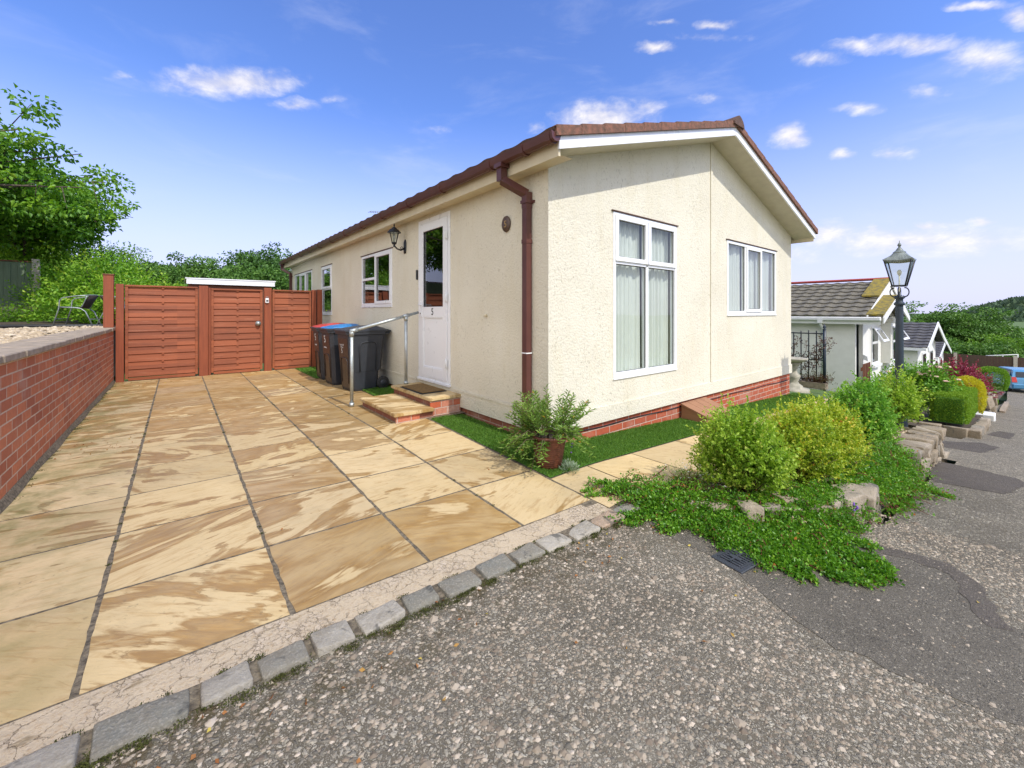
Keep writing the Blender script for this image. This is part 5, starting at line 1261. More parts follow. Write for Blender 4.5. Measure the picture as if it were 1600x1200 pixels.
    tagit(m.build('lavender_flower', 'petal_purple'), 'tiny purple flower heads poking out of the ground cover', 'flower')
creeper()

# ------------------------------------------------------------------ street lamp
def lamp():
    x, y = 8.8, 1.23; z0 = zroad(8.8) + .12; root = thing('street_lamp', 'Victorian style black lamp post with four sided glazed lantern', 'street lamp', (x, y, z0)); H = 1.70 - z0 + .0
    Hc = 1.42 - z0  # top of column
    m = MB(); m.lathe([(.13, -.3), (.13, .35), (.115, .38), (.115, .60), (.105, .64), (.12, .66), (.12, .70), (.085, .72), (.072, .76), (.07, .8), (.062, Hc - .14), (.060, Hc - .12), (.085, Hc - .11), (.085, Hc - .08), (.06, Hc - .06), (.058, Hc - .02), (.088, Hc), (.09, Hc + .02), (.05, Hc + .03), (.03, Hc + .05), (.02, Hc + .1)], n=20); m.build('column', 'lamp_post_paint', root)
    zb = Hc + .19; zt_ = zb + .39; m = MB()
    for s_ in (-1, 1):
        for a in (0, 1):
            pts = []
            for k in range(12): q = -.6 + k / 11 * 3.9; pts.append((.055 + .06 * math.sin(q) + .03, .09 - .07 * math.cos(q)))
            pts = [(s_ * u, v) for u, v in pts]
            m.tube([((u, 0, Hc + v) if a == 0 else (0, u, Hc + v)) for u, v in pts], .010, 6)
    m.build('scroll', 'black_iron', root)
    q45 = lambda r0, z: [(r0 * sx_, r0 * sy_, z) for sx_, sy_ in ((-1, -1), (1, -1), (1, 1), (-1, 1))]
    lo, hi = q45(.10, zb), q45(.205, zt_); m = MB()
    for a, b_ in zip(lo, hi): m.tube([a, b_], .013, 5)
    for ringp in (lo, hi):
        for k in range(4): m.tube([ringp[k], ringp[(k + 1) % 4]], .012, 5)
    m.build('lantern_frame', 'black_iron', root)
    m = MB(); lo, hi = q45(.097, zb + .01), q45(.2, zt_ - .01); m.add(lo + hi, [(k, (k + 1) % 4, 4 + (k + 1) % 4, 4 + k) for k in range(4)]); m.build('lantern_glass', 'lantern_glass', root)
    # roof: flared skirt with scalloped corners, cap and finial
    m = MB(); n = 32; prof = [(.215, zt_ - .012, 1), (.232, zt_ + .012, 1), (.14, zt_ + .09, .35), (.10, zt_ + .125, .2), (.105, zt_ + .135, 0), (.06, zt_ + .165, 0), (.035, zt_ + .20, 0), (.02, zt_ + .21, 0), (.018, zt_ + .225, 0), (.034, zt_ + .245, 0), (.024, zt_ + .268, 0), (.008, zt_ + .285, 0), (.004, zt_ + .32, 0)]
    vs = []
    for r0, z, sq in prof:
        for k in range(n):
            q = 2 * math.pi * k / n; sq_r = 1 / max(abs(math.cos(q)), abs(math.sin(q))); rr = r0 * (1 + (sq_r - 1) * sq); dz = .0 if sq < 1 else .022 * ((sq_r - 1) / .414) - .012
            vs.append((rr * math.cos(q), rr * math.sin(q), z + dz))
    m.add(vs, [(i * n + k, i * n + (k + 1) % n, (i + 1) * n + (k + 1) % n, (i + 1) * n + k) for i in range(len(prof) - 1) for k in range(n)] + [tuple(range(n))[::-1]]); m.build('lantern_roof', 'weathered_cap', root)
    m = MB(); m.tube([(0, 0, Hc + .05), (0, 0, zb + .17)], .012, 6); m.lathe([(.015, 0), (.035, .03), (.038, .06), (.02, .09)], (0, 0, zb + .16), 12); m.build('bulb', 'plain_card', root); root.scale = (.76, .76, 1)
lamp()

# ------------------------------------------------------------------ neighbours
def nz(x): return max(zroad(x) + .22, zplot(9.3) - (x - 9.3) * .14)
def neighbour():
    root = thing('neighbour_bungalow', 'cream neighbouring bungalow with mossy grey tiled roof and red ridge', 'bungalow'); X0, X1, Y0, Y1 = 15.4, 21.4, 3.10, 14; ze = 1.05; xr = 18.4; zr_ = 2.22
    m = MB(); m.box(X0, X0 + .1, Y0, Y1, -1.6, 1.12); m.box(X1 - .1, X1, Y0, Y1, -1.8, 1.12); m.box(X0 + .1, X1 - .1, Y1 - .1, Y1, -1.6, 1.12)
    # front wall with recessed porch
    m.box(X0 + .9, X1 - .1, Y0 + .001, Y0 + .1, -1.7, 1.12); m.box(X0 + .1, X0 + .9, Y0 + .9, Y0 + 1, -1.6, 1.12)
    m.build('wall', 'neighbour_render', root)
    m = MB(); m.box(X0 + .101, X0 + .899, Y0 + .3, Y0 + .899, .9, 1.0); m.build('porch_ceiling', 'porch_soffit_grey', root)
    m = MB(); m.add([(X0 - .2, Y0 - .29, ze + .02), (xr, Y0 - .29, zr_ - .04), (X1 + .2, Y0 - .29, ze + .02)], [(0, 1, 2)]); m.add([(X0, Y0, ze), (xr, Y0, zr_ - .05), (X1, Y0, ze)], [(0, 1, 2)]); m.build('gable', 'neighbour_render', root)
    m = MB(); tileroof(m, (X0 - .32, Y0 - .30, ze + .02), (X0 - .32, Y1, ze + .02), (xr, Y0 - .3, zr_), (xr, Y1, zr_), 9, .33, .03, .035); tileroof(m, (X1 + .32, Y0 - .3, ze + .02), (X1 + .32, Y1, ze + .02), (xr, Y0 - .3, zr_), (xr, Y1, zr_), 9, .33, .03, .035); rf = m.build('roof', 'lichen_roof_tile', root)
    m = MB(); m.box(xr - .12, xr + .12, Y0 - .32, Y1, zr_ + .05, zr_ + .13, .03); m.build('ridge', 'ridge_red', rf)
    m = MB()
    for a, b_ in ((.45, 1.0),): m.prism([(X0 - .3 + (xr - X0 + .3) * a, Y0 - .33, ze + .09 + (zr_ - ze) * a), (xr, Y0 - .33, zr_ + .10), (xr, Y0 - .33, zr_ + .14), (X0 - .3 + (xr - X0 + .3) * a, Y0 - .33, ze + .135 + (zr_ - ze) * a)], (0, .42, 0))
    m.build('mossy_verge', 'moss_yellow', rf)
    m = MB()
    for s_ in (-1, 1):
        ex = xr + s_ * (xr - X0 + .32); m.prism([(ex, Y0 - .34, ze - .09), (xr, Y0 - .34, zr_ - .10), (xr, Y0 - .34, zr_ + .05), (ex, Y0 - .34, ze + .05)], (0, .03, 0))
    m.build('bargeboard', 'white_paint', root)
    # lower projecting gable over the bay
    m = MB(); px0, px1, pxm, py = X0 - .28, 19.2, 17.1, 2.45; zp0, zpm = 1.0, 1.60
    tileroof(m, (px0, py, zp0 + .02), (px0, Y0 + .4, zp0 + .02), (pxm, py, zpm), (pxm, Y0 + .4, zpm), 5, .3, .04, .04); tileroof(m, (px1, py, zp0 + .02), (px1, Y0 + .2, zp0 + .02), (pxm, py, zpm), (pxm, Y0 + .2, zpm), 5, .3, .04, .04); m.build('porch_roof', 'lichen_roof_tile', root)
    m = MB(); m.prism([(px0, py - .02, zp0 + .10), (pxm, py - .02, zpm + .09), (pxm, py - .02, zpm + .13), (px0, py - .02, zp0 + .14)], (0, .38, 0)); m.build('mossy_verge', 'moss_yellow', root)
    m = MB()
    for ex in (px0, px1): m.prism([(ex, py - .03, zp0 - .12), (pxm, py - .03, zpm - .08), (pxm, py - .03, zpm + .09), (ex, py - .03, zp0 + .05)], (0, .03, 0))
    m.build('porch_bargeboard', 'white_paint', root)
    m = MB(); m.box(X0 - .36, X0 - .27, py + .03, Y1, ze - .10, ze + .01, .02); m.box(X0 - .265, X0 - .23, py + .05, Y1, ze - .2, ze - .02); m.build('gutter', 'white_paint', root)
    m = MB(); yd = 3.87; m.tube([(X0 - .31, yd, ze - .1), (X0 - .30, yd, ze - .22), (X0 - .05, yd, ze - .36), (X0 - .05, yd, -1.3)], .04, 8); m.box(X0 - .37, X0 - .25, yd - .06, yd + .06, ze - .18, ze - .06); m.build('downpipe', 'white_paint', root)
    # side window
    def win(f_, x0, x1, y0, y1, z0, z1, nsplit, axis):
        pass
    m = MB(); m.box(X0 - .03, X0 + .02, 4.75, 5.95, -.05, .72); w_ = m.build('window', 'white_paint', root)
    m = MB(); m.box(X0 - .035, X0 - .031, 4.81, 5.30, .02, .65); m.box(X0 - .035, X0 - .031, 5.38, 5.90, .02, .65); m.build('pane', 'car_glass', w_)
    # front windows: one beside the porch, one on a bay
    for xa, xb, yy in ((17.35, 18.25, Y0), (19.0, 20.1, Y0 - .25)):
        if yy < Y0: mm = MB(); mm.box(xa - .15, xb + .15, yy, Y0, -.55, .85); mm.box(xa - .2, xb + .2, yy - .05, Y0, .86, .98); mm.build('bay', 'neighbour_render', root)
        m = MB(); m.box(xa, xb, yy - .03, yy - .001, -.5, .72); w_ = m.build('window', 'white_paint', root)
        m = MB(); m.box(xa + .07, xb - .07, yy - .034, yy - .031, -.42, .16); m.box(xa + .07, xb - .07, yy - .034, yy - .031, .24, .66); m.build('pane', 'car_glass', w_)
        m = MB()
        vs = []
        for x_ in (xa + .02, xb - .02):
            pass
        for (xq, xw) in ((xa + .02, xa + .1), (xb - .1, xb - .02)): m.prism([(xq, yy - .05, .70), (xw, yy - .05, .70), (xw, yy - .30, .26), (xq, yy - .30, .26)], (0, -.025, .0))
        m.prism([(xa + .1, yy - .06, .68), (xb - .1, yy - .06, .68), (xb - .1, yy - .09, .62), (xa + .1, yy - .09, .62)], (0, -.02, 0)); m.prism([(xa + .1, yy - .27, .32), (xb - .1, yy - .27, .32), (xb - .1, yy - .30, .26), (xa + .1, yy - .30, .26)], (0, -.02, 0))
        m.build('open_sash', 'white_upvc', w_)
        m = MB(); m.box(xa - .1, xb + .1, yy - .12, yy - .04, -.58, -.505); m.build('sill', 'white_paint', w_)
    m = MB(); m.prism([(X0 + .9, Y0 - .01, -.1), (X0 + .9, Y0 - .1, -.15), (X0 + .9, Y0 - .12, -.3), (X0 + .9, Y0 - .01, -.25)], (.06, 0, 0)); m.build('meter_box', 'white_upvc', root)
neighbour()
def neighbour2(label, X0, ze, zr_, Y0, zg, name='distant_bungalow'):
    root = thing(name, label, 'bungalow'); X1 = X0 + 6; xr = X0 + 3; Y1 = Y0 + 11
    m = MB(); m.box(X0, X1, Y0, Y1, zg, ze); m.add([(X0, Y0 + .001, ze), (xr, Y0 + .001, zr_ - .1), (X1, Y0 + .001, ze)], [(0, 1, 2)]); m.build('wall', 'neighbour_render', root)
    m = MB(); tileroof(m, (X0 - .3, Y0 - .35, ze), (X0 - .3, Y1, ze), (xr, Y0 - .35, zr_), (xr, Y1, zr_), 9, .4, .03, .04); tileroof(m, (X1 + .3, Y0 - .35, ze), (X1 + .3, Y1, ze), (xr, Y0 - .35, zr_), (xr, Y1, zr_), 9, .4, .03, .04); m.build('roof', 'dark_roof_tile', root)
    m = MB()
    for s_ in (-1, 1): ex = xr + s_ * 3.3; m.prism([(ex, Y0 - .40, ze - .16), (xr, Y0 - .40, zr_ - .16), (xr, Y0 - .40, zr_ + .06), (ex, Y0 - .40, ze + .06)], (0, .04, 0))
    m.build('bargeboard', 'white_paint', root)
    m = MB(); m.box(X0 - .36, X0 - .24, Y0 - .3, Y1, ze - .12, ze); m.build('gutter', 'white_paint', root)
    for a in (1.2, 3.6): m = MB(); m.box(X0 + a, X0 + a + 1.2, Y0 - .03, Y0 - .001, ze - 1.4, ze - .3); w_ = m.build('window', 'white_paint', root); m = MB(); m.box(X0 + a + .1, X0 + a + 1.1, Y0 - .035, Y0 - .031, ze - 1.3, ze - .4); m.build('pane', 'car_glass', w_)
    m = MB(); m.box(X0 - .03, X0 - .001, Y0 + 1.2, Y0 + 2.2, ze - 1.4, ze - .3); w_ = m.build('window', 'white_paint', root); m = MB(); m.box(X0 - .035, X0 - .031, Y0 + 1.3, Y0 + 2.1, ze - 1.3, ze - .4); m.build('pane', 'car_glass', w_)
neighbour2('second bungalow down the slope with dark grey tiled roof and white gable boards', 26.2, -.42, .66, 3.05, -3)
neighbour2('farthest bungalow, mostly hidden behind the pink rose tree', 38, -1.7, -.75, 3.75, -4.6)

# bird bath, iron screen with climber, little wooden gate
bb = thing('bird_bath', 'weathered stone bird bath standing at the far corner of the home', 'bird bath', (11.5, 3.50, nz(11.5)))
m = MB(); m.lathe([(.34, -.1), (.34, .05), (.22, .07), (.20, .12), (.13, .17), (.11, .22), (.15, .30), (.16, .36), (.10, .42), (.085, .50), (.12, .54), (.10, .58), (.14, .61), (.17, .66)], n=24); m.build('pedestal', 'grey_stone', bb)
m = MB(); m.lathe([(.12, .661), (.24, .70), (.30, .745), (.31, .775), (.29, .78), (.25, .745), (.05, .72)], n=28); m.build('bowl', 'grey_stone', bb)
isc = thing('iron_screen', 'black wrought iron railing screen in front of the neighbouring wall', 'railing', (12.5, 3.12, 0))
m = MB(); m.tube([(0, 0, -.75), (0, 0, .76)], .035, 10); m.lathe([(.035, 0), (.045, .01), (.02, .03), (.04, .07), (.02, .11), (.004, .16)], (0, 0, .75), 8); m.build('post', 'lamp_post_paint', isc)
m = MB()
for z in (-.50, .0, .66): m.tube([(0, 0, z), (0, 1.6, z)], .017, 5)
for k in range(1, 10): m.tube([(0, k * .165, -.52), (0, k * .165, .70 + .04 * math.sin(k * .9))], .014, 5)
for k in range(0, 9): m.tube([(0, .08 + k * .165 + .05 * math.cos(q), .08 + .05 * math.sin(q)) for q in np.linspace(0, 6, 9)], .010, 4)
m.build('bars', 'black_iron', isc)
m = MB(); m.box(-.1, .12, -.05, 1.8, -.72, -.56, .01); m.build('base_kerb', 'coping_stone', isc)
bush('climbing_plant', 'straggly bronze leaved climber growing through the iron screen', (12.48, 3.35, -.62), (.15, .40, .22), 'leaf_bronze', 120, 8, .045, .02, .12, seed=8, cat='climber', stem='reddish_twig')
def vine():
    r = np.random.default_rng(71); par = [o for o in bpy.data.objects if o.name.startswith('climbing_plant')][0]; P = []; A = []; S = MB()
    for i in range(9):
        y = r.uniform(-.25, .9); p = np.array([0., y, .3]); pts = [tuple(p)]
        for k in range(9):
            p = p + np.array([r.normal(0, .02), r.normal(-.03, .07), .11 * r.uniform(.6, 1.1)]); 
            if p[2] > 1.4: break
            pts.append(tuple(p)); n = 7; P.append(p + r.normal(0, .04, (n, 3))); A.append(r.normal(0, 1, (n, 3)))
        S.tube(pts, .005, 4)
    leaves('climbing_shoots', np.concatenate(P), np.concatenate(A), .055, .028, 'leaf_bronze', par, r=r); S.build('climbing_stems', 'reddish_twig', par)
vine()
wg = thing('wooden_gate', 'small brown wooden slatted gate at the neighbouring porch', 'gate', (15.6, 2.95, nz(15.6)))
m = MB()
for k in range(5): m.box(k * .19, k * .19 + .09, 0, .025, .02, .86, .004)
m.build('pale', 'brown_wood', wg)
for z in (.22, .66): m = MB(); m.box(-.05, .93, .026, .06, z, z + .10, .004); m.build('rail', 'brown_wood', wg)
# ------------------------------------------------------------------ roadside planting farther down
def clipped(name, label, x0, x1, y0, y1, z0, z1, mat, n, seed, L=.03, slope=0, rounded=0, cat='hedge'):
    r = np.random.default_rng(seed); cx_, cy_ = (x0 + x1) / 2, (y0 + y1) / 2; root = thing(name, label, cat, (cx_, cy_, z0)); a, b_, h = (x1 - x0) / 2, (y1 - y0) / 2, z1 - z0
    A_ = np.array([a * b_ * 4, 2 * a * h, 2 * a * h, 2 * b_ * h, 2 * b_ * h]); f = r.choice(5, n, p=A_ / A_.sum()); u, v = r.uniform(-1, 1, n), r.uniform(-1, 1, n); P = np.zeros((n, 3)); N = np.zeros((n, 3))
    for k, (fn_) in enumerate([lambda u, v: (a * u, b_ * v, h + 0 * u, 0, 0, 1), lambda u, v: (a * u, -b_ + 0 * u, h * (v + 1) / 2, 0, -1, 0), lambda u, v: (a * u, b_ + 0 * u, h * (v + 1) / 2, 0, 1, 0), lambda u, v: (-a + 0 * u, b_ * u, h * (v + 1) / 2, -1, 0, 0), lambda u, v: (a + 0 * u, b_ * u, h * (v + 1) / 2, 1, 0, 0)]):
        s = f == k; q = fn_(u[s], v[s]); P[s] = np.stack([np.broadcast_to(c, s.sum()) for c in q[:3]], 1); N[s] = q[3:]
    if rounded: 
        C_ = np.array([0, 0, h * .5]); D = (P - C_) / np.array([a, b_, h * .5]); ln = np.linalg.norm(D, axis=1, keepdims=True); P = C_ + D / ln * np.array([a, b_, h * .5]) * rounded + D * np.array([a, b_, h * .5]) * (1 - rounded); N = unit(D)
    else:
        D = np.abs(P - np.array([0, 0, h / 2])) / np.array([a, b_, h / 2]); corner = np.clip(np.sort(D, axis=1)[:, 1] - .82, 0, 1); P -= (P - np.array([0, 0, h / 2])) * corner[:, None] * .35
    P = P + N * (r.normal(0, .009, (n, 1)) + .018 * fbm3(P, 9, seed)[:, None] - .02); P[:, 2] += slope * P[:, 0]
    leaves('foliage', P, N * 1.0 + r.normal(0, .6, (n, 3)) + np.array([0, 0, .3]), L, L * .42, mat, root, np.clip(r.beta(2, 2, n) * .8 + .1 + .1 * N[:, 2], 0, 1), r=r)
    m = MB(); q = .06; m.add([(x, y, z + slope * x) for z in (0.0, h - q * 1.3) for x, y in ((-a + q, -b_ + q), (a - q, -b_ + q), (a - q, b_ - q), (-a + q, b_ - q))], [(0, 1, 2, 3), (4, 5, 6, 7), (0, 1, 5, 4), (1, 2, 6, 5), (2, 3, 7, 6), (3, 0, 4, 7)])
    if rounded: m = MB(); m.lathe([(.03, 0), (.03, h * .6)], n=8)
    m.build('woody_core' if not rounded else 'stem', 'turf_base' if not rounded else 'twig', root)
    return root
clipped('clipped_hedge', 'long box shaped clipped green hedge beside the road', 10.40, 12.75, .60, 1.07, zroad(10.4) + .10, zroad(10.4) + .59, 'leaf_hedge', 42000, 90, .028, slope=-.045)
hk = thing('hedge_kerb', 'low pale stone kerb round the foot of the clipped hedge', 'kerb'); kr2 = np.random.default_rng(14)
for x in np.arange(10.05, 13.2, .3): o = blockstone(x + .01, x + .29, .44, .57, zroad(x) - .1, zroad(x) + .12, kr2, .01, None, hk, 'stone', 'bed_stone', .015)
for y in np.arange(.58, 1.9, .3): o = blockstone(9.98, 10.12, y, y + .28, zroad(10) - .1, zroad(10) + .13, kr2, .01, None, hk, 'stone', 'bed_stone', .015)
def rose():
    r = np.random.default_rng(91); root = thing('rose_tree', 'standard rose tree with a wide leafy crown and pale pink blooms', 'tree', (11.3, 1.30, zroad(11.3) + .1)); T = MB()
    T.tube([(0, 0, -.05), (.02, .01, .25), (-.01, 0, .45)], [.035, .028, .022], 8)
    P = []; A = []; tips = []
    for i in range(46):
        q = r.uniform(0, 6.28); e = r.uniform(-.25, 1.3); L_ = r.uniform(.4, .68); d = np.array([math.cos(q) * math.cos(e), math.sin(q) * math.cos(e), math.sin(e) * .95]); s = np.array([0, 0, .42]); m_ = s + d * L_ * .55 + np.array([0, 0, .12]); e_ = s + d * L_ * np.array([1.15, 1.15, 1]) + np.array([0, 0, .05]); T.tube([tuple(s), tuple(m_), tuple(e_)], [.014, .008, .004], 5); tips.append(e_)
        for k in range(12):
            t = .35 + .65 * k / 11; p = (1 - t) ** 2 * s + 2 * t * (1 - t) * m_ + t * t * e_; P.append(p + r.normal(0, .065, (11, 3))); A.append(r.normal(0, 1, (11, 3)) + np.array([0, 0, .3]) + d * .4)
    T.build('trunk', 'bark', root); leaves('crown', np.concatenate(P), np.concatenate(A), .058, .034, 'rose_leaf', root, droop=.15, r=r)
    tips.sort(key=lambda t: -t[2])
    for t in tips[:22]:
        F_ = MB()
        for k in range(5): q = k * 1.26; F_.lathe([(.008, -.012), (.026, 0), (.012, .016)], (t[0] + .022 * math.cos(q), t[1] + .022 * math.sin(q), t[2] + .02), 6)
        F_.build('bloom', 'petal_pink', root)
rose()
clipped('yellow_conifer', 'golden yellow rounded conifer just past the clipped hedge', 13.45, 14.2, .52, 1.1, zroad(13.8) + .08, zroad(13.8) + .98, 'leaf_sun_yellow', 9000, 92, .035, rounded=.8, cat='conifer')
bush('purple_acer', 'dark crimson leaved maple shrub beyond the yellow conifer', (16.3, 1.1, zroad(16.3) + .1), (.75, .62, .85), 'leaf_purple', 700, 10, .055, .03, .2, seed=12, cat='shrub', stem='bark')
clipped('round_topiary', 'dark green topiary ball on a short stem near the blue car', 20.6, 21.9, .30, 1.1, zroad(21) + .45, zroad(21) + 1.25, 'leaf_wood_light', 9000, 93, .05, rounded=.75, cat='topiary')
clipped('low_hedge', 'small bright yellow green low hedge by the kerb', 18.2, 19.3, .50, .95, zroad(18.7) + .06, zroad(18.7) + .50, 'leaf_hedge', 5000, 94, .04, rounded=.4)
bush('mixed_shrub', 'pale green mixed shrubs in front of the crimson maple', (18.6, 1.35, zroad(18) + .1), (.6, .5, .6), 'leaf_fresh', 420, 9, .05, .025, .18, seed=14, cat='shrub')
bush('dark_shrub', 'low dark green shrub in shade between the lamp post and the rose tree', (10.2, 1.75, zroad(10.2) + .22), (.6, .4, .42), 'leaf_oak', 420, 10, .035, .02, .1, seed=15, cat='shrub')
bush('rose_companion', 'red tipped leafy shrub just behind the rose tree', (13.6, 1.75, zroad(13.6) + .2), (.75, .45, .75), 'rose_leaf', 520, 9, .055, .028, .16, seed=16, cat='shrub')
tw = thing('tan_stone_wall', 'low tan dry stone wall section past the yellow conifer', 'stone wall'); 
for x in np.arange(15.6, 18.0, .4):
    for l in range(2): o = blockstone(x + .01, x + .39, .50, .75, zroad(x) - .1 + l * .30, zroad(x) + .2 + l * .28, kr2, .03, None, tw, 'stone', 'bed_stone', .03)
m = MB(); m.box(14.55, 15.0, .42, .95, zroad(14.8) - .1, zroad(14.8) + .16, .02); tagit(m.build('white_block', 'white_paint'), 'flat white painted stone block beside the road past the hedge', 'stone')
m = MB()
for i in range(8): xa = 18.0 + i * .6; m.box(xa, xa + .59, .34, .44, zroad(xa) - .15, zroad(xa) + .05)
tagit(m.build('white_kerb', 'coping_stone'), 'low pale kerb edging the road in front of the low hedge', 'kerb')

# blue car and the fence behind it
def car():
    root = thing('parked_car', 'light blue hatchback parked at the bottom of the road, rear towards the camera', 'car', (38.6, .34, zroad(38.6) + .02), R(20))
    # local x forward; rear at -2
    body = [(-2.0, .30), (-2.05, .60), (-2.0, .92), (-1.95, 1.02), (-1.75, 1.38), (-1.5, 1.47), (.2, 1.48), (.9, 1.05), (1.75, .92), (2.0, .72), (2.02, .30)]
    sec = [(.84, .0), (.88, .35), (.87, .62), (.70, 1.0)]
    def w_(z): return .86 if z < .95 else .86 - (z - .95) * .36
    m = MB(); n = len(body); vs = [(x, -w_(z), z) for x, z in body] + [(x, w_(z), z) for x, z in body]
    m.add(vs, [tuple(range(n)), tuple(range(n, 2 * n))[::-1]] + [(i, i + 1, n + i + 1, n + i) for i in range(n - 1)] + [(n - 1, 0, n, 2 * n - 1)]); m.build('body', 'car_paint', root)
    m = MB(); m.add([(-1.965, -.66, 1.04), (-1.965, .66, 1.04), (-1.79, .60, 1.36), (-1.79, -.60, 1.36)], [(0, 1, 2, 3)]); m.build('rear_window', 'car_glass', root)
    for s_ in (-1, 1):
        m = MB(); pts = [(-1.62, 1.03), (.72, 1.03), (.18, 1.41), (-1.45, 1.41)]
        m.add([(x, s_ * (w_(z) + .006), z) for x, z in pts], [(0, 1, 2, 3)]); m.build('side_window', 'car_glass', root)
        m = MB(); m.prism([(-2.055, s_ * .62, .72), (-2.055, s_ * .86, .72), (-1.985, s_ * .86, 1.04), (-1.985, s_ * .66, 1.04)], (.04, 0, 0)); m.build('tail_light', 'tail_light', root)
        for x in (-1.3, 1.3):
            m = MB(); m.lathe([(.18, -.1), (.30, -.1), (.32, -.06), (.32, .06), (.30, .1), (.18, .1)], n=24); m.xf(Matrix.Translation((x, s_ * .80, .31)) @ Matrix.Rotation(R(90), 4, 'X')); wo_ = m.build('wheel', 'rubber', root)
            m = MB(); m.lathe([(.03, -.105), (.18, -.103), (.18, .103), (.03, .105)], n=12); m.xf(Matrix.Translation((x, s_ * .80, .31)) @ Matrix.Rotation(R(90), 4, 'X')); m.build('rim', 'alloy', wo_)
        m = MB(); m.box(.55, .7, s_ * .90 - .06, s_ * .90 + .06, 1.02, 1.14, .02); m.build('mirror', 'car_paint', root)
    m = MB(); m.box(-2.10, -1.98, -.84, .84, .34, .62, .04); m.build('bumper', 'car_paint', root)
    m = MB(); m.box(-2.075, -2.045, -.26, .26, .68, .79); m.build('number_plate', 'number_plate', root); root.scale = (.86, .86, .90)
car()
ff = thing('far_fence', 'dark brown boarded fence behind the blue car', 'fence', (46, -9, 0))
m = MB()
for k in range(130): m.box(.0 + (.02 if k % 2 else 0), .03 + (.02 if k % 2 else 0), k * .15, k * .15 + .145, -5.0, -2.05 + .10 * (k / 130))
m.build('boards', 'dark_fence_board', ff)
for k in range(7): m = MB(); m.box(-.12, -.005, k * 2.9 + .6, k * 2.9 + .78, -5, -1.9); m.build('post', 'concrete_post', ff)
m = MB(); m.tube([(0, 0, 0), (0, 0, 1.0), (0, 1.5, .8), (0, 1.5, -.2)], .05, 6); m.tube([(0, .7, .9), (0, .7, 0)], .04, 6)
o = m.build('white_rail', 'white_paint'); o.location = (47.5, .3, -2.9); tagit(o, 'white tubular rail showing above the far brown fence', 'railing')

# ------------------------------------------------------------------ trees
def tree(name, label, loc, H, spread, crown_z, mat, ntips=220, lpt=60, L=.11, seed=1, trunk_r=.16, group=None, cl=.45, flat=.8, lean=(0, 0)):
    r = np.random.default_rng(seed); root = thing(name, label, 'tree', loc, 0, group); T = MB(); cz = H - crown_z; tips = []
    top = np.array([lean[0], lean[1], H * .72]); T.tube([(0, 0, -.4), (lean[0] * .2, lean[1] * .2, H * .25), (lean[0] * .6, lean[1] * .6, H * .5), tuple(top)], [trunk_r * 1.2, trunk_r, trunk_r * .6, trunk_r * .25], 8)
    nl = max(8, ntips // 9)
    for i in range(nl):
        t = r.uniform(.22, 1); s = np.array([lean[0] * t * .8, lean[1] * t * .8, H * (.12 + .55 * t)]); u = unit(r.normal(size=(1, 3)))[0]; u[2] = abs(u[2]) * .9 - .15 + .3 * t
        ctr = np.array([lean[0], lean[1], H - crown_z / 2]); e = ctr + u * np.array([spread, spread, crown_z / 2]) * r.uniform(.72, 1.06) * (1 + .2 * math.sin(i * 2.7))
        mid = (s + e) / 2 + np.array([0, 0, .08 * spread]); T.tube([tuple(s), tuple(mid), tuple(e)], [trunk_r * .38, trunk_r * .2, trunk_r * .06], 5)
        for k in range(9):
            tt = r.uniform(.35, 1.05); p = (1 - tt) ** 2 * s + 2 * tt * (1 - tt) * mid + tt * tt * e; q = p + r.normal(0, cl * .8, 3); tips.append(q)
            if k < 4: T.tube([tuple(p), tuple(q)], [trunk_r * .08, trunk_r * .03], 4)
    tips = np.array(tips); n = len(tips); d = unit(r.normal(size=(n * lpt, 3))); rad = cl * r.uniform(.2, 1, (n * lpt, 1)) ** .6 * r.uniform(.6, 1.3, (n, 1)).repeat(lpt, 0)
    P = tips.repeat(lpt, 0) + d * rad * np.array([1, 1, flat * .6]); A = d * .8 + r.normal(0, .5, d.shape) + np.array([0, 0, -.25])
    ti = np.clip(r.uniform(size=n).repeat(lpt) * .45 + r.beta(2, 2, n * lpt) * .5, 0, 1)
    T.build('trunk', 'bark', root); leaves('crown', P, A, L, L * .62, mat, root, ti, .15, r)
    return root
tree('maple_tree', 'big broad leaved maple rising at the left edge behind the raised garden', (-6.3, 16.8, .9), 6.6, 4.5, 6.2, 'leaf_maple', 460, 62, .15, 5, .2, cl=.50)
tree('maple_tree', 'young leafy maple in front of the big one, reaching toward the fence', (-4.1, 21.6, .9), 5.4, 2.8, 4.6, 'leaf_maple', 300, 70, .15, 6, .14, cl=.5)
tree('maple_tree', 'tall maple nearer the camera outside the left edge with lower branches in view', (-7.4, 11.5, .9), 6.0, 2.6, 4.8, 'leaf_maple', 130, 60, .13, 16, .14, cl=.4)
def bank(name, label, c, rad, mat, n, L, seed): return bush(name, label, c, rad, mat, n, 9, L, L * .62, .34, seed=seed, cat='shrub', stem='bark', fill=.3)
bank('bramble_bank', 'dense bramble bank of light green leaves behind the chairs', (-1.75, 16.4, .85), (1.15, 1.0, 1.45), 'leaf_bank', 1200, .085, 21)
bank('bramble_bank', 'leafy green bush directly behind the tall fence post', (-.9, 15.2, .75), (1.15, 1.0, 1.05), 'leaf_bank', 900, .08, 22)
bank('bramble_bank', 'overgrown bush beside the concrete fence post', (-2.75, 19.4, .9), (.95, .8, 1.75), 'leaf_bank', 900, .085, 23)
bank('hazel_bush', 'fresh green hazel shoots topping the left fence panel', (-.1, 15.5, .2), (1.3, 1.0, 1.5), 'leaf_bank', 1000, .09, 24)
bank('bramble_bank', 'tall leafy thicket filling the space under the maple crown', (-3.0, 21.3, .9), (1.7, 1.0, 2.3), 'leaf_bank', 2000, .09, 26)
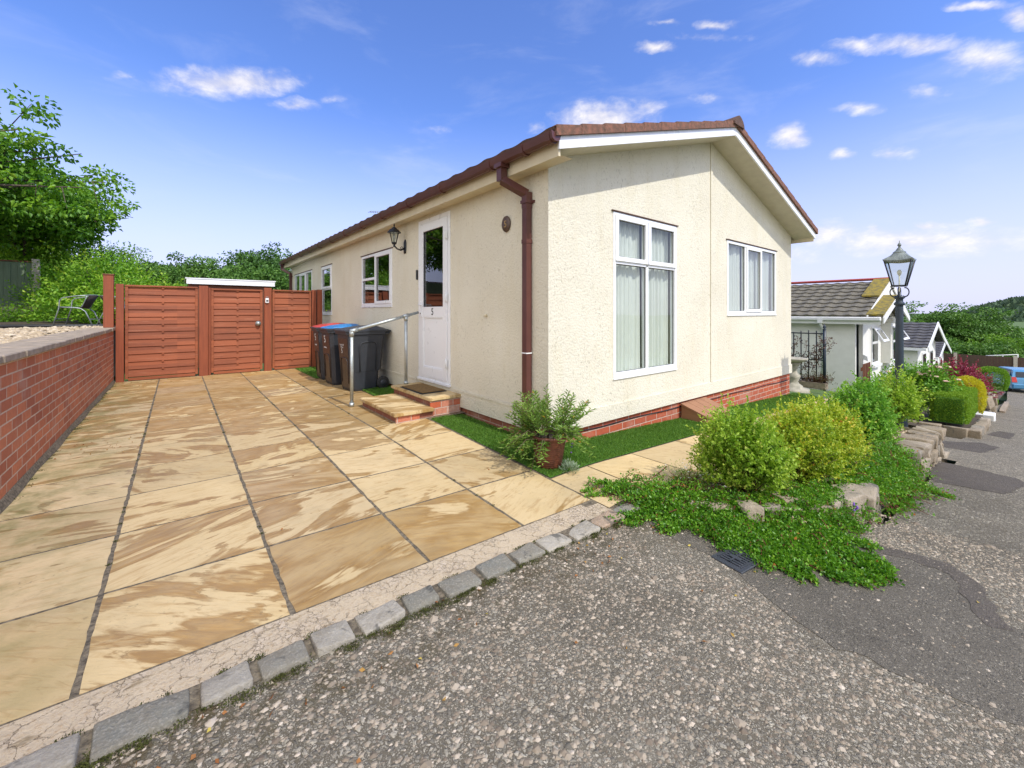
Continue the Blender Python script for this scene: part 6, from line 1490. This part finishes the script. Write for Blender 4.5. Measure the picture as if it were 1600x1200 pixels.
bank('low_undergrowth', 'low weedy undergrowth beneath the green fence', (-4.3, 18.4, .85), (2.4, .8, .16), 'leaf_bank', 700, .07, 25)
tree('oak_tree', 'rounded dark green oak standing against the sky behind the roof end', (6.4, 44, -.5), 6.4, 4.0, 5.8, 'leaf_oak', 420, 110, .22, 31, .4, cl=1.0)
for i, (x, y, h, s, mt, lb) in enumerate([(2.2, 50, 5.0, 4.0, 'leaf_oak', 'dark oak left of the rounded one on the hillside'), (.6, 40, 4.4, 3.2, 'leaf_wood', 'green tree on the hillside above the gate'), (-3.5, 45, 5.0, 4.0, 'leaf_wood', 'mid green tree above the left fence panel'), (-8.5, 44, 6.0, 5, 'leaf_wood_light', 'light green tree behind the maples'), (8.2, 36, 3.6, 2.8, 'leaf_oak', 'green tree just left of the roof end'), (4.2, 34, 3.2, 2.4, 'leaf_wood', 'bushy green tree above the shed')]):
    tree('hillside_tree', lb, (x, y, 0), h, s, h * .85, mt, 220, 90, .20, 40 + i, .25, 'trees on the hillside behind the fence', cl=.85)
# far woods: leafy masses on rolling ground
def woods(name, label, pts, mat, L, seed, n=900):
    r = np.random.default_rng(seed); P = []; A = []; T = []
    for (x, y, z, rx, rz_) in pts:
        u = unit(r.normal(size=(n, 3))); u[:, 2] = np.abs(u[:, 2]); k = 1 + .12 * fbm3(u, 4, x + y)
        P.append(np.array([x, y, z]) + u * k[:, None] * np.array([rx, rx, rz_]) * r.uniform(.85, 1.05, (n, 1))); A.append(u + r.normal(0, .8, u.shape)); T.append(np.clip(r.uniform() * .5 + r.beta(2, 2, n) * .5, 0, 1))
    o = leaves(name, np.concatenate(P), np.concatenate(A), L, L * .7, mat, None, np.concatenate(T), r=r); return tagit(o, label, 'woodland', kind='stuff')
rw = np.random.default_rng(70)
woods('hillside_woods', 'distant wooded hillside behind the driveway fence', [(x + rw.normal(0, 3), 92 + rw.normal(0, 7) - 10 * (j == 0), -.8 + j * 3.0 + .02 * x + rw.normal(0, .4), rw.uniform(4, 6.5), rw.uniform(4.5, 6.2)) for j in range(2) for x in np.arange(-40, 45, 6)], 'leaf_wood', .5, 71, 1300)
# right-hand side valley
tree('cedar_tree', 'large dark spreading tree above the valley at the right', (76, 6.0, -8), 8.9, 5.6, 7.8, 'leaf_wood', 560, 100, .28, 51, .5, cl=1.15, flat=.55)
for i, (x, y, z, h, s, mt, lb) in enumerate([(50, 9.5, -5.5, 5.4, 4.0, 'leaf_wood_light', 'light green tree just right of the second bungalow'), (54, 4.8, -5.8, 4.2, 4.0, 'leaf_wood', 'mid green tree behind the far fence, middle of the row'), (56, .4, -5.8, 4.3, 4.2, 'leaf_wood_light', 'light green tree behind the far fence at the right edge'), (52, -3, -5.5, 4.5, 4, 'leaf_wood', 'green tree at the far right beyond the frame edge'), (60, 12.5, -5.5, 6.6, 5.0, 'leaf_wood_light', 'bright green tree behind the neighbouring roofs'), (64, 19.5, -5.5, 7.0, 6.0, 'leaf_wood', 'green tree behind the lamp post roofs'), (49, 2.6, -5.2, 3.2, 2.6, 'leaf_wood', 'dark green bush like tree over the fence post'), (48, 6.4, -5, 3.2, 2.6, 'leaf_oak', 'low dark tree behind the crimson maple')]):
    tree('valley_tree', lb, (x, y, z), h, s, h * .92, mt, 260, 90, .21, 60 + i, .25, 'trees across the valley', cl=.7)
woods('valley_woods', 'distant belt of woodland across the valley', [(x, y + rw.normal(0, 3), -9 + rw.normal(0, .5), rw.uniform(6, 9), rw.uniform(6.5, 8)) for x, y in [(120, 34), (118, 26), (125, 18), (122, 10), (120, 2), (118, -8), (130, 44), (128, -16), (140, 55), (110, 38)]], 'leaf_wood', .8, 73, 900)
# wooded hills on the skyline
def hill(name, cx_, cy_, rx, ry, h, base, seed):
    f = lambda X, Y: base + h * max(0, 1 - ((X - cx_) / rx) ** 2 - ((Y - cy_) / ry) ** 2) ** .8 + h * .03 * math.sin(X * .031 + Y * .023 + seed) + h * .012 * math.sin(X * .17) * math.sin(Y * .19)
    return f, struct(sheet(name, np.linspace(cx_ - rx * 1.02, cx_ + rx * 1.02, 90), np.linspace(cy_ - ry * 1.02, cy_ + ry * 1.02, 90), f, 'far_hill'))
def far_hill_mat():
    m, t, b, o = newmat('far_hill'); c = oc(t); n = t.noise(c, .05, 6, .65); v = t.vor(c, .11)
    t.put(b.inputs['Base Color'], t.mix(t.rng(t.math('ADD', n, t.math('MULTIPLY', v, .25)), .4, .85), (.045, .085, .05), (.085, .13, .06))); b.inputs['Roughness'].default_value = 1; b.inputs['Specular IOR Level'].default_value = 0
    t.put(b.inputs['Normal'], t.bump(v, 1, 6))
far_hill_mat()
f1, h1 = hill('hill', 760, -70, 330, 140, 39, -20, 1)
f2, h2 = hill('hill', 900, 200, 500, 260, 20, -20, 2)
f3, h3 = hill('hill', -30, 330, 260, 120, 26, -6, 3)
def hillwood(f, cx_, cy_, rx, ry, n, seed, label):
    r = np.random.default_rng(seed); x = cx_ + r.uniform(-1, 1, n) * rx; y = cy_ + r.uniform(-1, 1, n) * ry; P = np.array([(a, b_, f(a, b_)) for a, b_ in zip(x, y)]); u = unit(r.normal(size=(n, 3))); u[:, 2] = abs(u[:, 2]); P += u * np.array([2, 2, 4.5])
    tagit(leaves('hill_trees', P, u, 5.5, 4.5, 'leaf_far', r=r), label, 'woodland', kind='stuff')
hillwood(f1, 700, -60, 300, 160, 26000, 81, 'trees covering the tall hill at the right skyline')
hillwood(f3, -30, 290, 150, 60, 9000, 83, 'trees covering the hill on the left skyline')
# things out of view to the right of and behind the camera that windows mirror are left out
